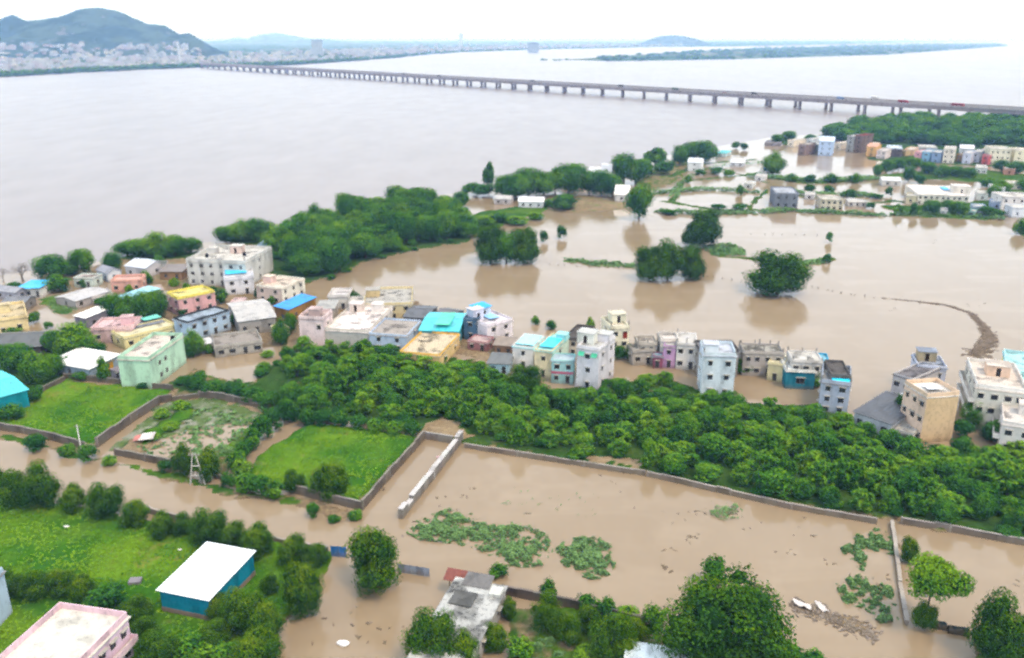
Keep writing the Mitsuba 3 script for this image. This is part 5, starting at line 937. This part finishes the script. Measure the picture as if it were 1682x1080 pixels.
# floating weeds
def weeds(label, poly, n, leaf=.16, up=.7, thr=.46, seed=0, u=(.25, .7), name='floating_weeds', freq=.28):
    R = np.random.RandomState(seed); x0, y0, x1, y1 = poly.bounds
    p = np.column_stack([R.uniform(x0, x1, n * 8), R.uniform(y0, y1, n * 8), np.zeros(n * 8)])
    p = p[shapely.contains_xy(poly, p[:, 0], p[:, 1])]; dens = lambda q: .5 * meshkit.fbm(q * freq, 3, seed) + .5 * meshkit.fbm(q * freq * 3.2, 2, seed + 9); bd = poly.boundary; dens0 = dens; dens = lambda q: dens0(q) - .16 * (1 - np.clip(shapely.distance(bd, shapely.points(q[:, 0], q[:, 1])) / 2.6, 0, 1)) + .05; f = dens(p); p = p[f + R.normal(size=len(f)) * .03 > thr][:n]; f = dens(p); m = len(p)
    p[:, 2] = np.clip((f - thr) * 7.0, 0, 1) * up * R.uniform(.3, 1.2, m) + .03
    nn = np.array([0, 0, 1]) + R.normal(size=(m, 3)) * .55; nn[:, 2] = np.abs(nn[:, 2]); nn /= np.linalg.norm(nn, axis=1, keepdims=True)
    a = np.cross(nn, R.normal(size=(m, 3))); a /= np.linalg.norm(a, axis=1, keepdims=True); b = np.cross(nn, a); L = leaf * R.uniform(.6, 1.4, m)[:, None]
    V = np.stack([p - a*L, p - b*L*.7 + nn*L*.25, p + a*L, p + b*L*.7 + nn*L*.25], 1).reshape(-1, 3); V[:, 2] = np.maximum(V[:, 2], .012); i = np.arange(m) * 4
    uv = np.column_stack([np.clip(R.uniform(*u, m) + (f - thr) * 1.5, 0, 1), np.clip(R.normal(.55, .14, m) + (f - thr) * 1.6, .1, 1)])
    k = key_of(name); scene[k] = mikit.ply((V, np.vstack([np.column_stack([i, i+1, i+2]), np.column_stack([i, i+2, i+3])])), 'weed_leaf', uv=np.repeat(uv, 4, 0)); labels[k] = {'kind': 'stuff', 'label': label, 'category': 'water weeds'}
weeds('long mat of green water weeds below the broad light grey wall', poly_px([(668, 876), (690, 848), (735, 836), (790, 846), (816, 866), (850, 862), (896, 876), (912, 902), (890, 930), (850, 934), (815, 920), (780, 900), (730, 892), (690, 888)]), 14000, seed=51, thr=.47, freq=.42)
weeds('rounded mat of green water weeds in the middle of the big walled flood', poly_px([(912, 902), (930, 886), (965, 880), (1002, 892), (1012, 925), (1004, 948), (970, 953), (938, 940), (918, 922)]), 7000, seed=52, thr=.47, freq=.42)
weeds('fan of pale green water weeds left of the narrow crumbling wall', poly_px([(1380, 900), (1410, 880), (1440, 868), (1462, 876), (1472, 920), (1450, 915), (1425, 910), (1420, 940), (1395, 925)]), 5500, seed=53, thr=.48, freq=.4)
weeds('loose weeds and grass tufts by the lower end of the narrow crumbling wall', poly_px([(1372, 960), (1400, 945), (1445, 950), (1470, 975), (1478, 1020), (1445, 1025), (1420, 1000), (1385, 990)]), 6000, seed=54, up=.9, u=(.3, .9), thr=.48, freq=.4)
weeds('water weeds drifting by the long wall in the big walled flood', poly_px([(1170, 822), (1215, 828), (1225, 850), (1190, 856), (1165, 845)]), 500, seed=55, thr=.5)
weeds('scattered weed tufts in the open water of the big walled flood', poly_px([(800, 790), (1000, 800), (1010, 870), (1290, 900), (1290, 930), (860, 860), (800, 830)]), 700, seed=56, thr=.72, freq=.5)
weeds('weed strip in the pond left of the clump of three trees', poly_px([(925, 424), (990, 428), (1045, 434), (1045, 440), (980, 438), (925, 430)]), 900, .45, seed=57, thr=.48, freq=.4)
weeds('green weeds spreading from the pair of dark trees in the pond', poly_px([(1150, 404), (1200, 400), (1228, 410), (1225, 420), (1170, 420)]), 1200, .45, seed=58, thr=.38, u=(.1, .5))
weeds('weed mat in the drowned village lane at the left', poly_px([(66, 492), (95, 484), (112, 498), (130, 506), (120, 517), (90, 516)]), 1300, seed=59, thr=.36)
weeds('weeds at the edge of the pond by the solitary round tree', poly_px([(1310, 432), (1362, 420), (1366, 432), (1318, 438)]), 500, .45, seed=60, thr=.48, freq=.4)
weeds('pale weeds growing out of the drowned garden at the bottom', poly_px([(820, 1060), (900, 1050), (960, 1070), (950, 1085), (820, 1085)]), 1300, .3, up=.8, seed=61, thr=.5)
weeds('thin grass standing in the half drowned plot', poly_px([(200, 735), (270, 700), (330, 665), (430, 676), (390, 745), (300, 768)]), 2600, .3, up=.5, seed=62, thr=.54, u=(.3, .8))
def strip(label, pts, w, n, seed):
    weeds(label, LineString([G(x, y)[:2] for x, y in pts]).buffer(w), n, .55, up=1.6, seed=seed, thr=.36, u=(.05, .6), freq=.12)
strip('ragged green strip along the front of the drowned grey and cream houses', [(1085, 348), (1150, 352), (1230, 350), (1300, 347), (1400, 352), (1450, 354)], 3.4, 2600, 63)
strip('ragged green strip behind the drowned grey house', [(1240, 290), (1290, 294), (1340, 299), (1432, 294)], 5.0, 2800, 64)
strip('ragged green strip through the white flood left of the drowned grey house', [(1072, 318), (1150, 312), (1240, 316)], 3.0, 1300, 65)
strip('ragged green patch between the two drowned houses and the green belt', [(1300, 316), (1345, 322), (1400, 319), (1440, 324)], 3.6, 1800, 66)
strip('ragged green strip running to the bank trees', [(1105, 328), (1118, 300), (1160, 276), (1250, 268)], 2.6, 1500, 67)
strip('thin line of green along the water in front of the long white school', [(1470, 353), (1540, 354), (1640, 360)], 2.4, 1200, 68)
# floating rubbish: one scattered mass
def bits(label, pts, col, name, seed, size=(.12, .42), tall=.10):
    R = random.Random(seed); m = MB()
    for x, y in pts:
        a = R.uniform(0, 6.28); L, w = R.uniform(*size), R.uniform(*size) * .5; u, v = np.array([math.cos(a), math.sin(a), 0]), np.array([-math.sin(a), math.cos(a), 0])
        m.box(np.array([x, y, -.05]) - u*L - v*w, u*2*L, v*2*w, [0, 0, .05 + R.uniform(.03, tall)], lin(R.choice(col)))
    k = key_of(name); m.put(k); labels[k] = {'kind': 'stuff', 'label': label, 'category': 'debris'}
R = random.Random(70); dp = []
for x, y, n, s in [(775, 802, 4, 6), (762, 815, 3, 6), (1146, 839, 8, 9), (1131, 885, 9, 10), (1087, 933, 8, 10), (867, 844, 4, 6), (1290, 905, 4, 10), (1325, 880, 4, 10), (1365, 925, 4, 10), (1210, 845, 6, 12), (1100, 905, 4, 12), (700, 855, 4, 6), (640, 800, 3, 8), (575, 1010, 7, 30), (600, 1050, 5, 30), (640, 1030, 4, 20), (720, 820, 5, 30), (1000, 800, 5, 40), (1130, 850, 5, 40), (1500, 500, 5, 40), (1605, 500, 6, 8), (1535, 398, 3, 6), (1480, 370, 5, 12), (1400, 950, 8, 30), (1640, 1000, 4, 20), (1672, 960, 3, 6), (620, 880, 3, 20), (1270, 860, 5, 30)]:
    for _ in range(n): g = G(x + R.gauss(0, s), y + R.gauss(0, s * .35)); dp.append((g[0], g[1]))
bits('scattered floating rubbish on the brown flood', dp, ['6e6459', '857a6c', '5c5a52', '7d7464', '9a9184'], 'floating_debris', 71)
dp = []
for _ in range(420):
    t = R.random(); g = G(1305 + 140 * t + R.gauss(0, 6), 992 + 52 * t + R.gauss(0, 6)); dp.append((g[0], g[1]))
bits('grey rubble of the sunken embankment in the right bottom corner', dp, ['8a847c', '9c958d', '7c766e', 'a39d96'], 'rubble', 73, (.1, .42), .22)
tr = LineString([G(x, y)[:2] for x, y in [(1452, 490), (1500, 494), (1555, 501), (1595, 514), (1618, 538), (1626, 556), (1612, 572), (1602, 584)]]); dp = []
for i in range(620):
    t = R.random() ** .55; q = tr.interpolate(t, normalized=True); w = .5 + 4.0 * max(0, t - .35) ** 1.2
    dp.append((q.x + R.gauss(0, w * .55), q.y + R.gauss(0, w * .55)))
bits('curved raft of dark drifting debris in the pond', dp, ['675e5a', '756c68', '5a5350', '7d7470'], 'debris_raft', 72, (.3, .9), .12)
def sack(label, px, py, L, col, name='sack', cat='sack'):
    k = thing(name, label, cat); s = trimesh.creation.icosphere(2); v = s.vertices * [L, L * .55, L * .38]; v += (meshkit.fbm(v * 2.2, 2, int(px)) - .5)[:, None] * .5 * L * s.vertices
    g = G(px, py); g[2] = max(float(hz(g[0], g[1])[0]), 0) + L * .22; MB().add(v + g, s.faces, lin(col), 0).put(k)
sack('white bundle floating in the drowned yard', 565, 1058, .9, 'f2efea', 'floating_bundle', 'bundle')
sack('small white sack lying on the lawn', 111, 871, .5, 'd8d4cc'); sack('small white sack behind the teal shed', 297, 910, .42, 'd2cec6')
sack('pale pink cloth bundle floating in the narrow drowned strip', 722, 752, .8, 'cfb0aa', 'floating_bundle', 'bundle')
k = thing('concrete_slab', 'grey square slab lying in the grass left of the teal shed', 'slab'); g = G(224, 962); g[2] = float(hz(g[0], g[1])[0]); MB().box(g - [.9, .7, .1], [1.8, .2, 0], [-.2, 1.4, 0], [0, 0, .5], lin('8d8a92')).put(k)
for i, (x, y, L, lab) in enumerate([(1541, 1030, 2.0, 'dark plastic drum lying in the flood left of the round corner tree'), (1573, 1039, 2.6, 'second dark plastic drum, nearer to the round corner tree')]):
    k = thing('plastic_drum', lab, 'drum'); g = G(x, y) + [0, 0, .35]; u = np.array([1, -.25, 0]) / 1.03
    MB().tube([g - u*L/2, g - u*(L/2-.05), g + u*(L/2-.05), g + u*L/2], [.55, .62, .62, .55], lin('22343a'), 14).put(part(k, 'barrel')); 
    for s in (-.3, .3): MB().tube([g + u*L*s, g + u*(L*s + .1)], .66, lin('1b2a30'), 14).put(part(k, 'hoop'))
for i, (x, y, lab) in enumerate([(1318, 996, 'crumpled white plastic sheet on the sunken embankment'), (1349, 1000, 'small white sheet beside the crumpled plastic sheet')]):
    k = thing('plastic_sheet', lab, 'sheet'); g = G(x, y); n = 12 - 4 * i; a, b = np.meshgrid(np.linspace(-1, 1, n), np.linspace(-1, 1, n)); L = 1.15 - .6 * i
    q = np.column_stack([a.ravel() * L, b.ravel() * .8 - a.ravel() * .7, np.zeros(n*n)]); q[:, 2] = .25 + .9 * (meshkit.fbm(q * 1.3, 3, 5 + i) - .3); q = q + g; ii_ = (np.arange(n-1)[:, None] * n + np.arange(n-1)).ravel()
    MB().add(q, np.column_stack([ii_, ii_+1, ii_+n+1, ii_+n]), lin('d8cfca'), 0).put(k)
# grass on the three green fields: tufts nobody could count
def tufts(name, poly, n, label, seed, s=(.10, .24), hgt=(.06, .2)):
    R = np.random.RandomState(seed); x0, y0, x1, y1 = poly.bounds
    p = np.column_stack([R.uniform(x0, x1, n * 4), R.uniform(y0, y1, n * 4)]); p = p[shapely.contains_xy(poly, p[:, 0], p[:, 1])][:n]; m = len(p)
    f = meshkit.fbm(np.column_stack([p, np.zeros(m)]) * .35, 3, seed); keep = f + R.uniform(-.2, .2, m) > .44; p, f = p[keep], f[keep]; m = len(p)
    z = hz(p[:, 0], p[:, 1]); c = np.column_stack([p, z]); S = R.uniform(*s, m); Hh = R.uniform(*hgt, m) * (.5 + f); V, F, UV = [], [], []
    for j in range(3):
        an = R.uniform(0, 6.28, m); d = np.column_stack([np.cos(an), np.sin(an), np.zeros(m)]) * S[:, None]; e = np.column_stack([-np.sin(an), np.cos(an), np.zeros(m)]) * S[:, None]
        V.append(np.stack([c - d, c + d, c + d * .5 + e + [0, 0, 1] * Hh[:, None], c - d * .5 + e + [0, 0, 1] * Hh[:, None]], 1).reshape(-1, 3)); i = np.arange(m) * 4 + j * 4 * m
        F += [np.column_stack([i, i+1, i+2]), np.column_stack([i, i+2, i+3])]; UV.append(np.repeat(np.column_stack([R.uniform(.6, .95, m), np.clip(R.normal(.5, .1, m), .2, 1)]), 4, 0))
    scene[name] = mikit.ply((np.vstack(V), np.vstack(F)), 'leaf', uv=np.vstack(UV)); labels[name] = {'kind': 'stuff', 'label': label, 'category': 'grass'}
tufts('lawn_grass', poly_px([(-40, 812), (60, 826), (230, 868), (340, 900), (450, 925), (520, 950), (480, 1000), (440, 1085), (-80, 1085)]), 9000, 'bright grass of the big lawn around the teal shed', 81)
tufts('plot_grass', poly_px([(0, 694), (105, 632), (270, 648), (165, 722), (30, 708)]), 3500, 'bright grass of the left walled plot', 82)
tufts('square_plot_grass', poly_px([(400, 798), (505, 705), (680, 720), (592, 822), (480, 808)]), 4200, 'bright grass of the square walled plot', 83)
# ------------------------------------------------------------------ bridges and traffic
def bridge(label, a, b, deck, width, span, shift, off, name='road_bridge'):
    k = thing(name, label, 'bridge'); A, B = G(*a), G(*b); u = (B - A) / np.linalg.norm(B - A); n = np.array([-u[1], u[0], 0]); n = n if n[1] > 0 else -n
    A = A + n * off; L = np.linalg.norm(B - A + n * off); L = np.linalg.norm(G(*b) - G(*a)); c = lin('b4a8a4')
    MB().box(A - n*width/2 + [0, 0, deck - .35], u*L, n*width, [0, 0, .35], c).put(part(k, 'deck'))
    for s in (-1, 1):
        m = MB(); m.box(A + n*(s*width*.5 - .15) + [0, 0, deck + .004], u*L, n*.3, [0, 0, .95], lin('bdb3af')); m.put(part(k, 'railing'))
        MB().box(A + n*(s*width*.32 - .4) + [0, 0, deck - 4.2], u*L, n*.8, [0, 0, 3.84], c * .8).put(part(k, 'girder'))
    i = 0
    while shift + i * span < L:
        p = A + u*(shift + i*span); m = MB()
        m.box(p - u*.9 - n*width*.22 + [0, 0, deck - 5.5], u*2.0, n*width*.44, [0, 0, 1.28], lin('9a8f8c'))
        for s in (-.1, .1): m.tube([p + n*width*s + [0, 0, -4], p + n*width*s + [0, 0, deck - 5.5]], 1.35, lin('978c89'), 10)
        m.box(p - u*1.5 - n*width*.2 + [0, 0, -4], u*3, n*width*.4, [0, 0, 4.9], lin('6e645f')); m.put(part(k, 'pier')); i += 1
    return A, u, n, L
BR = bridge('long grey road bridge across the river, the nearer of the two', (1700, 205), (330, 111.5), 13.2, 10.5, 41, 12, 0)
BR2 = bridge('second long road bridge running just behind the nearer one', (1700, 205), (330, 111.5), 13.6, 10.5, 41, 33, 24)
def wheel(k, p, u, n, r=.5): 
    w = part(k, 'wheel'); MB().tube([p - n*.16, p + n*.16], r, lin('1a1a1a'), 12).put(w)
def truck(label, br, f, lane, L, col, cab, name='truck', cat='truck', H=3.2, W=2.5):
    A, u, n, LL = br; k = thing(name, label, cat); p = A + u*(LL*f) + n*lane + [0, 0, (13.2 if br is BR else 13.6) + .01]
    if name == 'truck':
        MB().box(p + u*2.4 - n*W/2 + [0, 0, 1.0], u*(L-2.4), n*W, [0, 0, H-1.0], lin(col), 0).put(part(k, 'cargo_body'))
        MB().box(p - n*W*.47 + [0, 0, .9], u*2.2, n*W*.94, [0, 0, 1.9], lin(cab), 0).put(part(k, 'cab'))
        MB().box(p - u*.02 - n*W*.4 + [0, 0, 1.9], u*.03, n*W*.8, [0, 0, .7], lin('15181c'), 0).put(part(k, 'cab__windscreen'), 'glass')
        MB().box(p + u*.3 - n*W*.3 + [0, 0, .6], u*(L-.6), n*W*.6, [0, 0, .36], lin('2b2b2b'), 0).put(part(k, 'chassis'))
    elif name == 'bus':
        MB().box(p - n*W/2 + [0, 0, .6], u*L, n*W, [0, 0, H-.6], lin(col), 0).put(part(k, 'body'))
        MB().box(p + u*.6 - n*(W/2+.02) + [0, 0, 1.6], u*(L-1.2), n*(W+.04), [0, 0, .9], lin('15181c'), 0).put(part(k, 'window_band'), 'glass')
    else:
        MB().box(p - n*W/2 + [0, 0, .35], u*L, n*W, [0, 0, .65], lin(col), 0).put(part(k, 'body'))
        MB().box(p + u*L*.25 - n*W*.45 + [0, 0, 1.0], u*L*.5, n*W*.9, [0, 0, .55], lin('20242a'), 0).put(part(k, 'cabin'), 'glass')
        MB().box(p + u*L*.28 - n*W*.44 + [0, 0, 1.56], u*L*.44, n*W*.88, [0, 0, .05], lin(col), 0).put(part(k, 'roof'))
    r = .5 if name != 'car' else .33
    for t in ((.12, .8) if L < 9 else (.1, .7, .85)):
        for s in (-.5, .5): wheel(k, p + u*L*t + n*(W*s) + [0, 0, r], u, n, r)
def frac(br, px):
    A, u, n, L = br; lo, hi = 0.0, 1.0
    for _ in range(40):
        m = (lo + hi) / 2
        if proj(A + u*L*m + [0, 0, 13])[0] > px: lo = m
        else: hi = m
    return lo
for i, (px, b, lane, L, col, cab, nm, lab) in enumerate([(1490, BR, 2, 11, '8c3f3e', 'a44', 'truck', 'long maroon truck on the nearer bridge'), (1584, BR, -2, 12, 'a8484a', '7a3434', 'bus', 'red bus on the right end of the nearer bridge'), (1384, BR, 2, 8, '7d92b4', '5a6c8c', 'truck', 'blue truck on the nearer bridge'),
        (1245, BR, -2, 8, '4f4a48', '77706a', 'truck', 'dark truck in the right half of the nearer bridge'), (1112, BR, 2, 10, '5d6a58', '48524a', 'truck', 'dull green truck at the middle of the bridge'), (1022, BR, 2, 9, '6a6460', '3f3c3a', 'truck', 'grey truck at the middle of the bridge'), (876, BR, 2, 9, '6d6660', '54504c', 'bus', 'grey bus left of the middle of the bridge'),
        (722, BR, 2, 9, '6c6864', '4c4a48', 'truck', 'small far grey truck on the left half of the bridge'), (664, BR, 2, 9, '6f6a68', '4c4a48', 'bus', 'small far bus on the left half of the bridge'), (1440, BR2, 2, 8, 'd8d4d0', 'c0bcb8', 'truck', 'pale truck on the second bridge'), (1330, BR, -2, 4.2, 'e2e2e0', '', 'car', 'white car on the nearer bridge'), (1190, BR, 2, 4.2, '8a2f2c', '', 'car', 'dark red car on the nearer bridge'), (1530, BR, 2, 4.2, 'c9c9c8', '', 'car', 'silver car behind the maroon truck')]):
    cab = 'aa4444' if cab == 'a44' else (cab or '333333')
    truck(lab, b, frac(b, px), lane, L, col, cab, nm, nm, H=3.4, W=1.8 if nm == 'car' else 2.5)
# ------------------------------------------------------------------ the far city and far trees
def block_proto(name, col, W, D, H, seed, tower=True):
    m = MB(); R = random.Random(seed); c = lin(col) * R.uniform(.52, .88)
    m.box([-W/2, -D/2, -1], [W, 0, 0], [0, D, 0], [0, 0, H + 1], c)
    m.box([-W/2-.3, -D/2-.3, H], [W+.6, 0, 0], [0, D+.6, 0], [0, 0, .9], c * .95)
    if tower: m.box([-W*.2, -D*.1, H+.9], [W*.35, 0, 0], [0, D*.3, 0], [0, 0, 3], c * R.uniform(.85, 1.1))
    ns, nw = max(1, int(H / 3.2)), max(2, int(W / 3.6))
    for s in range(ns):
        for i in range(nw):
            x = -W/2 + W*(i + .5)/nw; m.box([x-.8, -D/2-.06, s*3.2 + 1.0], [1.6, 0, 0], [0, .05, 0], [0, 0, 1.4], lin('3a3d44'), 0)
    scene[name] = {'type': 'shapegroup', 'building': m.ply()}
CNAME = dict(zip('abcdefghijkl', ['white', 'bright white', 'cream', 'bluish white', 'pinkish', 'pale blue', 'pale yellow', 'rose white', 'light grey', 'chalk white', 'lilac white', 'blue grey']))
COLS = ['f1efec', 'f4f2ee', 'e9e2d8', 'eceff4', 'e8d2cc', 'dfe4ea', 'efe8d8', 'f2dcd6', 'd9d6d4', 'f6f5f3', 'e6dfe6', 'cfd8e2']
for i, c in enumerate(COLS): block_proto(f'city_block_{"abcdefghijkl"[i]}', c, 11 + (i * 5) % 13, 10 + (i * 3) % 8, 6.5 + (i * 7) % 12, i)
HILLX = (at_dist(-330, 80, 3900)[0], at_dist(352, 80, 3900)[0])
R = random.Random(90); cb = []
line = LineString(fb[:14])
while len(cb) < 1400:
    px = R.uniform(-60, 1130); g = G(px, np.interp(px, [p[0] for p in SHORE], [p[1] for p in SHORE])); d = 70 + R.expovariate(1 / (800 if px < 360 else 1500)); Y = g[1] + d
    x = g[0] * Y / g[1] + R.uniform(-20, 20)
    z = float(HILL_Z([[Y, x]])[0])
    if z > 6 or Y > 3900 and HILLX[0] < x < HILLX[1]: continue
    if px > 700 and R.random() < .35: continue
    cb.append((x, Y, max(2.0, z - 1)))
for _ in range(2600):
    x, Y = R.uniform(HILLX[0], HILLX[1]), R.uniform(3330, 3760); z = float(HILL_Z([[Y, x]])[0])
    if z > 0 and z < 46 + 22 * meshkit.noise(np.array([x / 160, 3.3, 0])) and R.random() < .36: cb.append((x, Y, max(z - 1, 2.0)))
cb.sort(key=lambda q: q[0]**2 + q[1]**2)
labels['city'] = {'kind': 'stuff', 'label': 'countless small pale buildings of the city far beyond the river', 'category': 'city'}
for i, (x, Y, z) in enumerate(cb):
    s = R.uniform(.75, 1.25) * (1.0 if Y < 4000 else 1.3); hs = R.uniform(.4, .95) * (1.0 if Y < 4000 else 1.3)
    inst = {'type': 'instance', 'g': {'type': 'ref', 'id': f'city_block_{R.choice("abcdefghijkl")}'}, 'to_world': T().translate([x, Y, z]).rotate([0, 0, 1], R.uniform(-25, 25)).scale([s, s, hs])}
    c = R.choice("abcdefghijkl"); inst['g'] = {'type': 'ref', 'id': f'city_block_{c}'}; px = proj([x, Y, 5])[0]; row_ = 'waterside' if Y - np.interp(px, [p[0] for p in SHORE], [G(*p)[1] for p in SHORE]) < 160 else 'set back'
    zone = 'at the left edge' if px < 40 else 'below the sharp left knoll' if px < 90 else 'below the highest hill crest' if px < 220 else 'below the falling end of the hill' if px < 345 else 'behind the bridge head' if px < 480 else 'right of the bridge head'
    scene[thing('city_building', f'small {CNAME[c]} city building, {row_}, {zone}', 'building', 'city buildings on the far bank') if i < 290 else f'city__{i:04d}'] = inst
def slab_tower(label, px, yt, Y, W, col, name='tower_building'):
    g = at_dist(px, 62, Y); h = at_dist(px, yt, Y)[2]; k = thing(name, label, 'building'); m = MB(); D = W * .8
    m.box([g[0]-W/2, Y-D/2, 0], [W, 0, 0], [0, D, 0], [0, 0, h * .94], lin(col)).put(part(k, 'wall')); MB().box([g[0]-W*.58, Y-D*.58, h*.94], [W*1.16, 0, 0], [0, D*1.16, 0], [0, 0, h*.03], lin(col)*.9).put(part(k, 'roof'))
    MB().box([g[0]-W*.2, Y-D*.2, h*.97], [W*.4, 0, 0], [0, D*.4, 0], [0, 0, h*.06], lin(col)*.8).put(part(k, 'roof__lift_house'))
slab_tower('white slender tower in front of the end of the hills', 291, 67, 2700, 5, 'd4d8dc'); slab_tower('faint tower block standing above the horizon', 757, 54.5, 9000, 34, 'd0d6da')
slab_tower('pale broad block in the far city right of the hills', 520, 65, 4200, 44, 'b4bcc4'); slab_tower('dark broad block in the far city near the end of the bank', 876, 69.5, 5200, 60, '98a4ac')
group('far_clump', crown_mesh(61, 7, 130, .15, 0.0, u=(.15, .5), br=(.2, .34)))
def mass(name, label, pts, seed, w=(14, 26), h=(6, 11)):
    R = random.Random(seed); labels[name] = {'kind': 'stuff', 'label': label, 'category': 'trees'}
    for i, (x, Y) in enumerate(pts):
        W = R.uniform(*w); scene[f'{name}__{i:04d}'] = {'type': 'instance', 'g': {'type': 'ref', 'id': 'far_clump'}, 'to_world': T().translate([x, Y, 1]).rotate([0, 0, 1], R.uniform(0, 360)).scale([W, W, R.uniform(*h)])}
R = random.Random(91); tp = []
for _ in range(1700):
    px = R.uniform(-60, 1300); g = G(px, np.interp(px, [p[0] for p in SHORE], [p[1] for p in SHORE])); d = (R.uniform(4, 30) if R.random() < .45 else R.expovariate(1 / 900)); Y = g[1] + d
    tp.append((g[0] * Y / g[1] + R.uniform(-15, 15), Y))
for _ in range(420):
    x, Y = R.uniform(HILLX[0], HILLX[1]), R.uniform(3300, 3700)
    if float(HILL_Z([[Y, x]])[0]) < 3: tp.append((x, Y))
mass('far_trees', 'dark trees among the far city and along its shore', tp, 92)
ip = []; x0, y0, x1, y1 = ISL.bounds
while len(ip) < 900:
    x, y = R.uniform(x0, x1), R.uniform(y0, y1)
    if ISL.contains(Point(x, y)) and meshkit.noise(np.array([x / 160, y / 500, 0])) > .30: ip.append((x, y))
mass('island_trees', 'low green scrub covering the river island', ip, 93, (22, 55), (7, 14))
pp = []
while len(pp) < 700:
    px, py = R.uniform(1150, 1700), 62 + 13 * R.random() ** 1.3; g = G(px, py + .4)
    if FARBANK.contains(Point(g[0], g[1])) and g[1] < 26000: pp.append((g[0], g[1]))
mass('plain_trees', 'tree lines of the flat country fading into the horizon', pp, 94, (60, 200), (8, 16))
mass('islet_bushes', 'tiny bushes standing in the river left of the long island', [tuple(G(x, y)[:2]) for x, y in [(891, 99), (896, 99), (910, 99), (914, 99.3), (920, 99), (931, 98.6)]], 95, (10, 18), (4, 7))
